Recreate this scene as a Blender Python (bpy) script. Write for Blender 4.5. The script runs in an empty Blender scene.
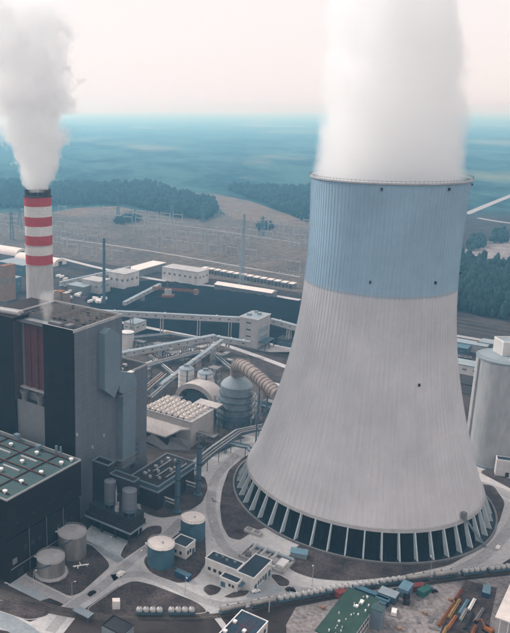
import bpy, bmesh, math, random
import numpy as np
from math import pi, sin, cos, radians, sqrt, atan2, hypot

scene = bpy.context.scene
C = scene.collection

# ------------------------------------------------------------------ camera
# a drone 220 m up, level horizon, shifted lens (the frame is cut from the right of a wider one)
CAM_H = 220.0
cam = bpy.data.cameras.new('camera')
cam_ob = bpy.data.objects.new('camera', cam)
C.objects.link(cam_ob)
cam_ob.location = (0, 0, CAM_H)
cam_ob.rotation_euler = (radians(90 - 15.19), 0, 0)
cam.sensor_fit = 'VERTICAL'
cam.sensor_height = 24.0
cam.lens = 28.89
cam.shift_x = 0.2333
cam.shift_y = -0.0025
cam.clip_start = 1.0
cam.clip_end = 200000.0
scene.camera = cam_ob

# ------------------------------------------------------------------ sky: thin even cloud veil over a Nishita sky
SUN_DIR = (-0.55, 0.50, 0.62)            # towards the sun: ahead and to the left, behind thin cloud
SUN_EL = math.asin(SUN_DIR[2] / sqrt(sum(k * k for k in SUN_DIR)))
SUN_AZ = atan2(SUN_DIR[0], SUN_DIR[1])
world = bpy.data.worlds.new('World')
scene.world = world
world.use_nodes = True
wn, wl = world.node_tree.nodes, world.node_tree.links
wn.clear()
sky_tex = wn.new('ShaderNodeTexSky')
sky_tex.sky_type = 'NISHITA'
sky_tex.sun_disc = False
sky_tex.sun_elevation = SUN_EL
sky_tex.sun_rotation = SUN_AZ
sky_tex.altitude = 200
sky_tex.dust_density = 4.0
veil = wn.new('ShaderNodeMix'); veil.data_type = 'RGBA'
veil.inputs['Factor'].default_value = 0.90
veil.inputs['B'].default_value = (9.9, 9.2, 9.05, 1)
bg = wn.new('ShaderNodeBackground'); bg.inputs['Strength'].default_value = 0.10
wo = wn.new('ShaderNodeOutputWorld')
wl.new(sky_tex.outputs['Color'], veil.inputs['A'])
wl.new(veil.outputs['Result'], bg.inputs['Color'])
wl.new(bg.outputs['Background'], wo.inputs['Surface'])

# ------------------------------------------------------------------ veiled sun
sun = bpy.data.lights.new('sun', 'SUN')
sun.energy = 2.8
sun.angle = radians(10)
sun.color = (1.0, 0.965, 0.93)
sun_ob = bpy.data.objects.new('sun', sun)
C.objects.link(sun_ob)
sun_ob.location = (-200, -100, 400)
from mathutils import Vector, Matrix
sun_ob.rotation_euler = Vector(SUN_DIR).to_track_quat('Z', 'Y').to_euler()

# ------------------------------------------------------------------ exposure, render
scene.view_settings.view_transform = 'Standard'
scene.view_settings.look = 'None'
scene.view_settings.exposure = 0.1
scene.view_settings.gamma = 1.0
scene.view_settings.use_curve_mapping = False
scene.render.engine = 'CYCLES'
cy = scene.cycles
cy.use_denoising = True
cy.use_adaptive_sampling = True
cy.adaptive_threshold = 0.04
cy.max_bounces = 24
cy.diffuse_bounces = 2
cy.glossy_bounces = 2
cy.transmission_bounces = 2
cy.volume_bounces = 14
cy.volume_max_steps = 256
cy.use_fast_gi = False

rnd = random.Random(7)

# ------------------------------------------------------------------ plan grid: the plant is laid out at -38 degrees
GR = radians(-38.0)
EA = (cos(GR), sin(GR))      # a: to the right and towards the viewer
EB = (-sin(GR), cos(GR))     # b: to the right and away


def W(a, b, z=0.0):
    return (a * EA[0] + b * EB[0], a * EA[1] + b * EB[1], z)


def AB(p):
    return (p[0] * EA[0] + p[1] * EA[1], p[0] * EB[0] + p[1] * EB[1])


# ------------------------------------------------------------------ materials
M = {}


def mat(name, c1, c2=None, scale=0.15, rough=0.8, metal=0.0, bump=0.0, stretch=(1, 1, 1), fine=0.12, spec=0.15, lo=0.35, hi=0.68):
    m = bpy.data.materials.new(name)
    m.use_nodes = True
    n, l = m.node_tree.nodes, m.node_tree.links
    b = n['Principled BSDF']
    b.inputs['Roughness'].default_value = rough
    b.inputs['Metallic'].default_value = metal
    b.inputs['Specular IOR Level'].default_value = spec
    if c2 is None:
        c2 = tuple(k * 0.72 for k in c1)
    tc = n.new('ShaderNodeTexCoord')
    mp = n.new('ShaderNodeMapping'); mp.inputs['Scale'].default_value = stretch
    l.new(tc.outputs['Object'], mp.inputs['Vector'])
    nz = n.new('ShaderNodeTexNoise')
    nz.inputs['Scale'].default_value = scale
    nz.inputs['Detail'].default_value = 6
    nz.inputs['Roughness'].default_value = 0.62
    l.new(mp.outputs['Vector'], nz.inputs['Vector'])
    mr = n.new('ShaderNodeMapRange'); mr.inputs['From Min'].default_value = lo; mr.inputs['From Max'].default_value = hi
    l.new(nz.outputs['Fac'], mr.inputs['Value'])
    mx = n.new('ShaderNodeMix'); mx.data_type = 'RGBA'
    mx.inputs['A'].default_value = (*c1, 1); mx.inputs['B'].default_value = (*c2, 1)
    l.new(mr.outputs['Result'], mx.inputs['Factor'])
    out = mx.outputs['Result']
    if fine:
        n2 = n.new('ShaderNodeTexNoise'); n2.inputs['Scale'].default_value = scale * 9; n2.inputs['Detail'].default_value = 4
        l.new(mp.outputs['Vector'], n2.inputs['Vector'])
        r2 = n.new('ShaderNodeMapRange'); r2.inputs['From Min'].default_value = 0.3; r2.inputs['From Max'].default_value = 0.7
        r2.inputs['To Min'].default_value = 1 - fine; r2.inputs['To Max'].default_value = 1 + fine
        l.new(n2.outputs['Fac'], r2.inputs['Value'])
        v = n.new('ShaderNodeVectorMath'); v.operation = 'SCALE'
        l.new(out, v.inputs[0]); l.new(r2.outputs['Result'], v.inputs['Scale'])
        out = v.outputs['Vector']
    l.new(out, b.inputs['Base Color'])
    if bump:
        bp = n.new('ShaderNodeBump'); bp.inputs['Strength'].default_value = bump; bp.inputs['Distance'].default_value = 0.5
        l.new(nz.outputs['Fac'], bp.inputs['Height']); l.new(bp.outputs['Normal'], b.inputs['Normal'])
    M[name] = m
    return m


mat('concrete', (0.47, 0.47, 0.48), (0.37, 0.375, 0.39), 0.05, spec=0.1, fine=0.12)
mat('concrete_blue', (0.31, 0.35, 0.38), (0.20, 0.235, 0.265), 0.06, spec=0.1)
mat('lane', (0.36, 0.36, 0.37), (0.27, 0.27, 0.285), 0.12, 0.9, fine=0.2, spec=0.05)
mat('kerb', (0.46, 0.46, 0.46), None, 0.3)
mat('soil', (0.098, 0.084, 0.086), (0.034, 0.030, 0.033), 0.09, 0.95, bump=0.3, fine=0.36, spec=0.0)
mat('soil_light', (0.29, 0.268, 0.27), (0.14, 0.130, 0.135), 0.06, 0.95, bump=0.2, fine=0.35, spec=0.0)
mat('field_brown', (0.18, 0.135, 0.11), (0.12, 0.10, 0.085), 0.006, 0.95, fine=0.2, spec=0.0)
mat('yard_brown', (0.135, 0.115, 0.102), (0.085, 0.076, 0.070), 0.012, 0.95, fine=0.4, spec=0.0)
mat('coal', (0.006, 0.007, 0.009), (0.012, 0.013, 0.016), 0.05, 0.9, bump=0.6, spec=0.0)
mat('ballast', (0.115, 0.10, 0.095), (0.065, 0.06, 0.06), 0.3, 0.95, fine=0.3, spec=0.0)
mat('rail', (0.22, 0.20, 0.19), None, 1, 0.45, 0.6)
mat('navy_cladding', (0.010, 0.011, 0.019), (0.007, 0.008, 0.014), 0.08, 0.6, fine=0.1, spec=0.08)
mat('dark_cladding', (0.026, 0.033, 0.044), (0.018, 0.024, 0.034), 0.08, 0.6, spec=0.12)
mat('grey_cladding', (0.125, 0.145, 0.175), (0.10, 0.12, 0.15), 0.04, 0.45, fine=0.05)
mat('grey_panel', (0.20, 0.21, 0.225), (0.165, 0.175, 0.19), 0.05, 0.5, fine=0.06)
mat('duct_blue', (0.17, 0.225, 0.27), (0.135, 0.19, 0.235), 0.1, 0.4, fine=0.06)
mat('teal_roof', (0.058, 0.10, 0.105), (0.04, 0.075, 0.082), 0.06, 0.7)
mat('slate_roof', (0.030, 0.050, 0.075), (0.019, 0.034, 0.055), 0.12, 0.6)
mat('dark_roof', (0.035, 0.038, 0.045), (0.020, 0.023, 0.03), 0.12, 0.8)
mat('brown_roof', (0.075, 0.068, 0.066), (0.045, 0.042, 0.044), 0.12, 0.8)
mat('brown_vent', (0.15, 0.135, 0.13), (0.07, 0.066, 0.066), 0.5, 0.7, fine=0.3)
mat('green_roof', (0.034, 0.072, 0.06), (0.022, 0.05, 0.045), 0.15, 0.6)
mat('white_wall', (0.62, 0.62, 0.62), (0.50, 0.51, 0.52), 0.1, 0.6, fine=0.06)
mat('white_paint', (0.80, 0.80, 0.79), (0.66, 0.66, 0.66), 0.2, 0.5)
mat('pale_grey', (0.40, 0.40, 0.41), (0.31, 0.315, 0.33), 0.1, 0.6)
mat('silo_concrete', (0.42, 0.445, 0.465), (0.34, 0.37, 0.395), 0.05, 0.8, stretch=(1, 1, 0.25))
mat('warm_grey', (0.50, 0.475, 0.465), (0.37, 0.355, 0.35), 0.12, 0.6)
mat('mid_grey', (0.19, 0.19, 0.20), (0.14, 0.145, 0.155), 0.15, 0.6)
mat('steel', (0.38, 0.37, 0.36), (0.24, 0.24, 0.245), 0.25, 0.4, 0.55, stretch=(1, 1, 0.2))
mat('pipe_brown', (0.30, 0.255, 0.24), (0.20, 0.175, 0.17), 0.25, 0.5)
mat('tank_blue', (0.068, 0.145, 0.20), (0.05, 0.115, 0.165), 0.2, 0.5)
mat('cream_top', (0.74, 0.69, 0.66), (0.60, 0.56, 0.54), 0.3, 0.7)
mat('steel_blue', (0.075, 0.13, 0.17), (0.05, 0.095, 0.13), 0.2, 0.5)
mat('absorber_blue', (0.19, 0.235, 0.27), (0.10, 0.135, 0.165), 0.15, 0.5)
mat('pale_blue', (0.27, 0.325, 0.365), (0.20, 0.25, 0.29), 0.12, 0.55)
mat('container_blue', (0.025, 0.075, 0.15), None, 0.3, 0.5)
mat('container_sky', (0.14, 0.25, 0.32), None, 0.3, 0.5)
mat('container_teal', (0.035, 0.13, 0.12), None, 0.3, 0.5)
mat('container_red', (0.19, 0.05, 0.05), None, 0.3, 0.5)
mat('pipe_red', (0.075, 0.018, 0.018), (0.045, 0.014, 0.014), 0.3, 0.5)
mat('boiler_red', (0.15, 0.042, 0.042), (0.085, 0.04, 0.042), 0.14, 0.6, stretch=(1, 1, 0.3), fine=0.25)
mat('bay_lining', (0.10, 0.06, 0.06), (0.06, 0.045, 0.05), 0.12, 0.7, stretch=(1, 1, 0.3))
mat('chimney_red', (0.46, 0.060, 0.065), (0.38, 0.05, 0.058), 0.12, 0.6)
mat('chimney_white', (0.66, 0.64, 0.62), (0.58, 0.57, 0.56), 0.08, 0.6)
mat('chimney_grey', (0.50, 0.49, 0.485), (0.44, 0.435, 0.435), 0.06, 0.7, stretch=(1, 1, 0.2))
mat('flue_dark', (0.055, 0.05, 0.052), None, 0.3, 0.6)
mat('tan_brick', (0.30, 0.185, 0.12), (0.22, 0.14, 0.095), 0.15, 0.8)
mat('rust', (0.25, 0.095, 0.035), (0.15, 0.06, 0.03), 0.5, 0.7)
mat('yellow', (0.34, 0.22, 0.09), None, 0.5, 0.6)
mat('orange', (0.34, 0.13, 0.05), None, 0.5, 0.6)
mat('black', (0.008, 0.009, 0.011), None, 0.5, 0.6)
mat('glass', (0.012, 0.018, 0.026), None, 0.5, 0.12, spec=0.6)
mat('tyre', (0.012, 0.012, 0.013), None, 1, 0.8)
mat('column_white', (0.52, 0.60, 0.64), (0.42, 0.50, 0.55), 0.3, 0.6)
mat('dome_grey', (0.46, 0.46, 0.46), (0.34, 0.345, 0.36), 0.8, 0.5)
mat('forest', (0.030, 0.056, 0.056), (0.014, 0.030, 0.034), 0.03, 0.95, fine=0.3, spec=0.0)
mat('trunk', (0.05, 0.038, 0.03), None, 0.3, 0.9)


def cladding(name, c1, w, h, seam=0.12, tone=0.05, rough=0.5):
    """Sheet cladding: big panels that differ a little in tone, thin darker joints. Walls run along local x or y."""
    m = bpy.data.materials.new(name); m.use_nodes = True
    n, l = m.node_tree.nodes, m.node_tree.links
    b = n['Principled BSDF']; b.inputs['Roughness'].default_value = rough; b.inputs['Specular IOR Level'].default_value = 0.12
    tc = n.new('ShaderNodeTexCoord'); sx = n.new('ShaderNodeSeparateXYZ'); l.new(tc.outputs['Object'], sx.inputs[0])
    ad = n.new('ShaderNodeMath'); ad.operation = 'ADD'; l.new(sx.outputs['X'], ad.inputs[0]); l.new(sx.outputs['Y'], ad.inputs[1])
    cx = n.new('ShaderNodeCombineXYZ'); l.new(ad.outputs[0], cx.inputs['X']); l.new(sx.outputs['Z'], cx.inputs['Y'])
    br = n.new('ShaderNodeTexBrick'); br.offset = 0.0; br.squash = 1.0
    br.inputs['Scale'].default_value = 1.0; br.inputs['Brick Width'].default_value = w; br.inputs['Row Height'].default_value = h
    br.inputs['Mortar Size'].default_value = 0.07; br.inputs['Mortar Smooth'].default_value = 0.3
    br.inputs['Color1'].default_value = (*[k * (1 + tone) for k in c1], 1); br.inputs['Color2'].default_value = (*[k * (1 - tone) for k in c1], 1)
    br.inputs['Mortar'].default_value = (*[k * (1 - seam * 3) for k in c1], 1)
    l.new(cx.outputs[0], br.inputs['Vector'])
    mp = n.new('ShaderNodeMapping'); mp.inputs['Scale'].default_value = (1, 1, .18); l.new(tc.outputs['Object'], mp.inputs['Vector'])
    nz = n.new('ShaderNodeTexNoise'); nz.inputs['Scale'].default_value = .22; nz.inputs['Detail'].default_value = 6; l.new(mp.outputs['Vector'], nz.inputs['Vector'])
    mr = n.new('ShaderNodeMapRange'); mr.inputs['From Min'].default_value = .3; mr.inputs['From Max'].default_value = .72; mr.inputs['To Min'].default_value = 1.08; mr.inputs['To Max'].default_value = .84
    l.new(nz.outputs['Fac'], mr.inputs['Value'])
    v = n.new('ShaderNodeVectorMath'); v.operation = 'SCALE'; l.new(br.outputs['Color'], v.inputs[0]); l.new(mr.outputs['Result'], v.inputs['Scale'])
    l.new(v.outputs['Vector'], b.inputs['Base Color'])
    M[name] = m


cladding('grey_cladding', (0.135, 0.155, 0.185), 6.0, 3.0)
cladding('navy_cladding', (0.014, 0.008, 0.010), 6.0, 3.0, tone=0.25)
cladding('dark_cladding', (0.032, 0.030, 0.036), 4.0, 3.0, tone=0.1)
cladding('white_wall', (0.62, 0.62, 0.62), 5.0, 3.0, 0.06, 0.04)
cladding('pale_grey', (0.41, 0.41, 0.42), 5.0, 3.0, 0.08, 0.05)


def shell_material():
    """Concrete shell: a pale blue painted upper band above bare warm-grey concrete, rain streaks down both."""
    m = bpy.data.materials.new('tower_shell'); m.use_nodes = True
    n, l = m.node_tree.nodes, m.node_tree.links
    b = n['Principled BSDF']; b.inputs['Roughness'].default_value = 0.85; b.inputs['Specular IOR Level'].default_value = 0.2
    tc = n.new('ShaderNodeTexCoord')
    sx = n.new('ShaderNodeSeparateXYZ'); l.new(tc.outputs['Object'], sx.inputs[0])

    def math_(op, a, b_=None, c=None):
        q = n.new('ShaderNodeMath'); q.operation = op
        for i, k in enumerate((a, b_, c)):
            if k is None: continue
            if hasattr(k, 'is_output'): l.new(k, q.inputs[i])
            else: q.inputs[i].default_value = k
        return q.outputs[0]
    ang = math_('ARCTAN2', sx.outputs['Y'], sx.outputs['X'])
    cx = n.new('ShaderNodeCombineXYZ')
    l.new(math_('MULTIPLY', ang, 60.0), cx.inputs['X'])
    l.new(math_('MULTIPLY', sx.outputs['Z'], 0.045), cx.inputs['Y'])
    st = n.new('ShaderNodeTexNoise'); st.inputs['Scale'].default_value = 0.9; st.inputs['Detail'].default_value = 5; st.inputs['Roughness'].default_value = 0.7
    l.new(cx.outputs[0], st.inputs['Vector'])
    lg = n.new('ShaderNodeTexNoise'); lg.inputs['Scale'].default_value = 0.03; lg.inputs['Detail'].default_value = 8; lg.inputs['Roughness'].default_value = 0.65
    l.new(tc.outputs['Object'], lg.inputs['Vector'])
    # uneven paint edge at about 128 m
    ed = math_('ADD', sx.outputs['Z'], math_('MULTIPLY', math_('SUBTRACT', st.outputs['Fac'], 0.5), 2.2))
    up = n.new('ShaderNodeMapRange'); up.inputs['From Min'].default_value = 127.6; up.inputs['From Max'].default_value = 129.8
    l.new(ed, up.inputs['Value'])
    # a grubby line along the joint
    jd = math_('SUBTRACT', 1.0, math_('MINIMUM', 1.0, math_('MULTIPLY', math_('ABSOLUTE', math_('SUBTRACT', ed, 128.6)), 0.9)))
    mx = n.new('ShaderNodeMix'); mx.data_type = 'RGBA'
    mx.inputs['A'].default_value = (0.575, 0.585, 0.615, 1); mx.inputs['B'].default_value = (0.315, 0.46, 0.585, 1)
    l.new(up.outputs['Result'], mx.inputs['Factor'])
    f1 = n.new('ShaderNodeMapRange'); f1.inputs['From Min'].default_value = 0.3; f1.inputs['From Max'].default_value = 0.75
    f1.inputs['To Min'].default_value = 1.05; f1.inputs['To Max'].default_value = 0.87
    l.new(st.outputs['Fac'], f1.inputs['Value'])
    f2 = n.new('ShaderNodeMapRange'); f2.inputs['From Min'].default_value = 0.35; f2.inputs['From Max'].default_value = 0.7
    f2.inputs['To Min'].default_value = 1.08; f2.inputs['To Max'].default_value = 0.84
    l.new(lg.outputs['Fac'], f2.inputs['Value'])
    # faint pour-lift lines of the climbing formwork
    lift = math_('FRACT', math_('MULTIPLY', sx.outputs['Z'], 1 / 1.5))
    ll = math_('MULTIPLY', math_('GREATER_THAN', lift, 0.88), 0.05)
    f = math_('MULTIPLY', f1.outputs[0], f2.outputs[0])
    f = math_('MULTIPLY', f, math_('SUBTRACT', 1.0, math_('MULTIPLY', jd, 0.22)))
    f = math_('SUBTRACT', f, ll)
    v = n.new('ShaderNodeVectorMath'); v.operation = 'SCALE'
    l.new(mx.outputs['Result'], v.inputs[0]); l.new(f, v.inputs['Scale'])
    l.new(v.outputs['Vector'], b.inputs['Base Color'])
    M['tower_shell'] = m


shell_material()


def ground_material():
    """Near: bare soil and scrub. Far: forest with clearings and fields."""
    m = bpy.data.materials.new('ground'); m.use_nodes = True
    n, l = m.node_tree.nodes, m.node_tree.links
    b = n['Principled BSDF']; b.inputs['Roughness'].default_value = 0.95; b.inputs['Specular IOR Level'].default_value = 0.0
    tc = n.new('ShaderNodeTexCoord')

    def noise(sc, det, stretch=None, rough=0.6):
        v = tc.outputs['Object']
        if stretch:
            mp = n.new('ShaderNodeMapping'); mp.inputs['Scale'].default_value = stretch; l.new(v, mp.inputs['Vector']); v = mp.outputs['Vector']
        q = n.new('ShaderNodeTexNoise'); q.inputs['Scale'].default_value = sc; q.inputs['Detail'].default_value = det; q.inputs['Roughness'].default_value = rough
        l.new(v, q.inputs['Vector']); return q.outputs['Fac']

    def ramp(v, a, c, lo=0.0, hi=1.0):
        q = n.new('ShaderNodeMapRange'); q.inputs['From Min'].default_value = a; q.inputs['From Max'].default_value = c
        q.inputs['To Min'].default_value = lo; q.inputs['To Max'].default_value = hi
        l.new(v, q.inputs['Value']); return q.outputs['Result']

    def mix(f, a, c):
        q = n.new('ShaderNodeMix'); q.data_type = 'RGBA'
        l.new(f, q.inputs['Factor'])
        for k, s in ((a, 'A'), (c, 'B')):
            if isinstance(k, tuple): q.inputs[s].default_value = (*k, 1)
            else: l.new(k, q.inputs[s])
        return q.outputs['Result']
    near = mix(ramp(noise(0.03, 8), 0.35, 0.68), (0.070, 0.060, 0.060), (0.026, 0.024, 0.026))
    wood = mix(ramp(noise(0.0035, 10, (1, 0.4, 1), 0.75), 0.44, 0.56), (0.052, 0.105, 0.112), (0.014, 0.036, 0.048))  # far wood coloured lighter and bluer, painting in part of the haze
    fld = mix(ramp(noise(0.004, 3), 0.4, 0.6), (0.16, 0.17, 0.14), (0.10, 0.14, 0.10))
    far = mix(ramp(noise(0.0007, 7, (1, 0.45, 1)), 0.54, 0.60), wood, fld)
    sx = n.new('ShaderNodeSeparateXYZ'); l.new(tc.outputs['Object'], sx.inputs[0])
    col = mix(ramp(sx.outputs['Y'], 1580, 1700), near, far)
    l.new(col, b.inputs['Base Color'])
    bp = n.new('ShaderNodeBump'); bp.inputs['Strength'].default_value = 0.5; bp.inputs['Distance'].default_value = 1.0
    l.new(noise(0.06, 6), bp.inputs['Height']); l.new(bp.outputs['Normal'], b.inputs['Normal'])
    M['ground'] = m


ground_material()


# ------------------------------------------------------------------ mesh building
class MB:
    """Collects faces; build() links them as one mesh object."""

    def __init__(s):
        s.v = []; s.f = []

    def add(s, vs, fs):
        o = len(s.v); s.v += [tuple(map(float, q)) for q in vs]; s.f += [tuple(i + o for i in q) for q in fs]; return s

    def box(s, x0, x1, y0, y1, z0, z1):
        return s.add([(x0, y0, z0), (x1, y0, z0), (x1, y1, z0), (x0, y1, z0), (x0, y0, z1), (x1, y0, z1), (x1, y1, z1), (x0, y1, z1)],
                     [(3, 2, 1, 0), (4, 5, 6, 7), (0, 1, 5, 4), (1, 2, 6, 5), (2, 3, 7, 6), (3, 0, 4, 7)])

    def prism(s, poly, z0, z1):
        ar = sum(poly[i][0] * poly[(i + 1) % len(poly)][1] - poly[(i + 1) % len(poly)][0] * poly[i][1] for i in range(len(poly)))
        if ar < 0: poly = poly[::-1]
        n = len(poly)
        return s.add([(p[0], p[1], z0) for p in poly] + [(p[0], p[1], z1) for p in poly],
                     [tuple(range(n))[::-1], tuple(range(n, 2 * n))] + [(i, (i + 1) % n, (i + 1) % n + n, i + n) for i in range(n)])

    def cyl(s, x, y, r0, z0, z1, n=24, r1=None, cap=True):
        r1 = r0 if r1 is None else r1
        vs = [(x + r0 * cos(2 * pi * i / n), y + r0 * sin(2 * pi * i / n), z0) for i in range(n)] + \
             [(x + r1 * cos(2 * pi * i / n), y + r1 * sin(2 * pi * i / n), z1) for i in range(n)]
        fs = [(i, (i + 1) % n, (i + 1) % n + n, i + n) for i in range(n)]
        if cap: fs += [tuple(range(n))[::-1], tuple(range(n, 2 * n))]
        return s.add(vs, fs)

    def lathe(s, prof, n=32, x=0, y=0, a0=0.0, a1=2 * pi):
        full = abs(a1 - a0 - 2 * pi) < 1e-6
        k = n if full else n + 1
        vs = [(x + r * cos(a0 + (a1 - a0) * i / n), y + r * sin(a0 + (a1 - a0) * i / n), z) for r, z in prof for i in range(k)]
        fs = []
        for j in range(len(prof) - 1):
            for i in range(n):
                i2 = (i + 1) % k
                fs.append((j * k + i, j * k + i2, (j + 1) * k + i2, (j + 1) * k + i))
        return s.add(vs, fs)

    def tube(s, pts, r, n=10, cap=True):
        pts = [Vector(p) for p in pts]
        rs = r if isinstance(r, (list, tuple)) else [r] * len(pts)
        vs = []; fs = []
        ref = None
        for i, p in enumerate(pts):
            d = (pts[min(i + 1, len(pts) - 1)] - pts[max(i - 1, 0)]).normalized()
            if ref is None:
                ref = Vector((0, 0, 1)) if abs(d.z) < 0.9 else Vector((1, 0, 0))
            u = (ref - d * ref.dot(d)).normalized(); w = d.cross(u); ref = u
            for k in range(n):
                a = 2 * pi * k / n
                q = p + (u * cos(a) + w * sin(a)) * rs[i]
                vs.append(tuple(q))
        for i in range(len(pts) - 1):
            for k in range(n):
                fs.append((i * n + k, (i + 1) * n + k, (i + 1) * n + (k + 1) % n, i * n + (k + 1) % n))
        if cap:
            fs.append(tuple(range(n))); fs.append(tuple(range((len(pts) - 1) * n, len(pts) * n))[::-1])
        return s.add(vs, fs)

    def beam(s, p, q, w, h=None):
        """square bar from p to q; w across, h upright"""
        h = w if h is None else h
        p, q = Vector(p), Vector(q); d = (q - p).normalized()
        up = Vector((0, 0, 1)) if abs(d.z) < 0.95 else Vector((1, 0, 0))
        sd = d.cross(up).normalized() * (w / 2); u = sd.cross(d).normalized() * (h / 2)
        vs = [tuple(e + sd * i + u * j) for e in (p, q) for i, j in ((-1, -1), (1, -1), (1, 1), (-1, 1))]
        return s.add(vs, [(0, 1, 2, 3)[::-1], (4, 5, 6, 7), (0, 1, 5, 4), (1, 2, 6, 5), (2, 3, 7, 6), (3, 0, 4, 7)])

    def build(s, name, material, parent=None, smooth=False, bevel=0):
        me = bpy.data.meshes.new(name)
        me.from_pydata(s.v, [], s.f)
        if smooth:
            me.polygons.foreach_set('use_smooth', [True] * len(me.polygons))
        me.materials.append(M[material])
        me.update()
        if smooth:
            me.set_sharp_from_angle(angle=radians(38))
        o = bpy.data.objects.new(name, me)
        C.objects.link(o)
        if parent is not None: o.parent = parent
        return o


def tag(o, label=None, cat=None, group=None, kind=None):
    if label: o['label'] = label
    if cat: o['category'] = cat
    if group: o['group'] = group
    if kind: o['kind'] = kind
    return o


def thing(name, label, cat, loc=(0, 0, 0), rz=0.0, group=None):
    o = bpy.data.objects.new(name, None)
    o.empty_display_size = 1
    C.objects.link(o)
    o.location = (loc[0], loc[1], loc[2] if len(loc) > 2 else 0.0)
    o.rotation_euler = (0, 0, rz)
    return tag(o, label, cat, group)


def bld(name, label, cat, a, b, group=None, z=0.0):
    """a thing set on the plan grid: local x = a, local y = b"""
    return thing(name, label, cat, W(a, b, z), GR, group)


def dup(root, loc, rz, label=None):
    r = root.copy(); C.objects.link(r)
    r.location = (loc[0], loc[1], loc[2] if len(loc) > 2 else 0.0); r.rotation_euler = (0, 0, rz)
    if label: r['label'] = label
    for ch in list(root.children):
        c = ch.copy(); C.objects.link(c); c.parent = r
        for g in list(ch.children):
            d = g.copy(); C.objects.link(d); d.parent = c
    return r


def again(o, parent, loc, rz=None):
    """another part with the same mesh"""
    c = o.copy(); C.objects.link(c); c.parent = parent; c.location = loc
    if rz is not None: c.rotation_euler = (0, 0, rz)
    return c


def struct(name, mb, material, label):
    return tag(mb.build(name, material), label, kind='structure')


def smooth_poly(p, it=2, rad=5.0):
    """round each corner with a short arc"""
    out = []
    n = len(p)
    for i in range(n):
        a, b, c = Vector(p[i - 1]), Vector(p[i]), Vector(p[(i + 1) % n])
        d1, d2 = a - b, c - b
        r = min(rad, d1.length * .42, d2.length * .42)
        s, e = b + d1.normalized() * r, b + d2.normalized() * r
        for k in range(5):
            t = k / 4
            q = s * (1 - t) ** 2 + b * 2 * t * (1 - t) + e * t * t
            out.append((q.x, q.y))
    return out


def inset(p, d):
    ar = sum(p[i][0] * p[(i + 1) % len(p)][1] - p[(i + 1) % len(p)][0] * p[i][1] for i in range(len(p)))
    if ar < 0: p = p[::-1]
    out = []
    for i in range(len(p)):
        a, b, c = p[i - 1], p[i], p[(i + 1) % len(p)]
        n1 = Vector((-(b[1] - a[1]), b[0] - a[0])).normalized(); n2 = Vector((-(c[1] - b[1]), c[0] - b[0])).normalized()
        n = (n1 + n2); n = n.normalized() if n.length > 1e-6 else n1
        out.append((b[0] + n.x * d, b[1] + n.y * d))
    return out


def ribbon(pts, w, z, sub=6):
    """flat strip of width w along a smoothed line"""
    P = []
    q = [pts[0]] + list(pts) + [pts[-1]]
    for i in range(1, len(q) - 2):
        for k in range(sub):
            t = k / sub
            P.append(tuple(0.5 * ((2 * q[i][j]) + (-q[i - 1][j] + q[i + 1][j]) * t + (2 * q[i - 1][j] - 5 * q[i][j] + 4 * q[i + 1][j] - q[i + 2][j]) * t * t +
                                  (-q[i - 1][j] + 3 * q[i][j] - 3 * q[i + 1][j] + q[i + 2][j]) * t ** 3) for j in (0, 1)))
    P.append(tuple(pts[-1]))
    L, R = [], []
    for i, p in enumerate(P):
        d = Vector((P[min(i + 1, len(P) - 1)][0] - P[max(i - 1, 0)][0], P[min(i + 1, len(P) - 1)][1] - P[max(i - 1, 0)][1])).normalized()
        L.append((p[0] - d.y * w / 2, p[1] + d.x * w / 2, z)); R.append((p[0] + d.y * w / 2, p[1] - d.x * w / 2, z))
    n = len(P)
    mb = MB()
    mb.add(L + R, [(i + n, i + n + 1, i + 1, i) for i in range(n - 1)])
    return mb, P


def inside(p, poly):
    x, y = p[0], p[1]; c = False
    for i in range(len(poly)):
        a, b = poly[i - 1], poly[i]
        if (a[1] > y) != (b[1] > y) and x < (b[0] - a[0]) * (y - a[1]) / (b[1] - a[1]) + a[0]: c = not c
    return c


# ================================================================== SETTING
def make_ground():
    # one sheet to the horizon, finer near the plant
    xs = sorted(set([-47000, -20000, -8000, -3000] + list(range(-1200, 2401, 400)) + [4000, 9000, 20000, 47000]))
    ys = sorted(set([-3000, -1000] + list(range(0, 4001, 400)) + [6000, 9000, 15000, 25000, 55000]))
    mb = MB(); vs = [(x, y, 0) for y in ys for x in xs]; k = len(xs)
    mb.add(vs, [(j * k + i, j * k + i + 1, (j + 1) * k + i + 1, (j + 1) * k + i) for j in range(len(ys) - 1) for i in range(k - 1)])
    struct('ground', mb, 'ground', 'flat dark ground running from the plant to the hazy horizon')


make_ground()
TC = (148.7, 407.3)       # cooling tower centre

# concrete yard with kerbed soil islands
yard = [(-49.6, 319.2), (-24.7, 352.2), (-12.0, 363.8), (-4.1, 382.5), (24.8, 399.5), (57.8, 454.6), (72.6, 472.8), (95.1, 485.7), (140.8, 517.2), (201.0, 482.4),
        (253.6, 437.5), (268.2, 424.1), (228.3, 356.9), (192.1, 331.6), (166.2, 323.3), (139.6, 316.8), (104.0, 309.1), (81.8, 303.9), (48.1, 296.0), (40.5, 301.0), (20.1, 312.2),
        (5.1, 316.8), (-12.3, 297.4), (-21.1, 278.6), (-51.4, 286.4), (-53.7, 301.7), (-34.3, 290.5), (-25.0, 296.7), (-19.9, 303.2), (-33.6, 312.2)]
struct('concrete_yard', MB().prism(yard, -0.3, 0.03), 'concrete', 'pale concrete roads and yard between the plant buildings')
struct('concrete_apron', MB().prism([(-23.6, 352.2), (-5.8, 345.7), (5.4, 335.9), (18.0, 349.4), (20.9, 366.8), (5.9, 375.1), (-11.5, 366.8)], 0.0, 0.036), 'concrete_blue', 'bluish concrete apron before the silo block')
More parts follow.
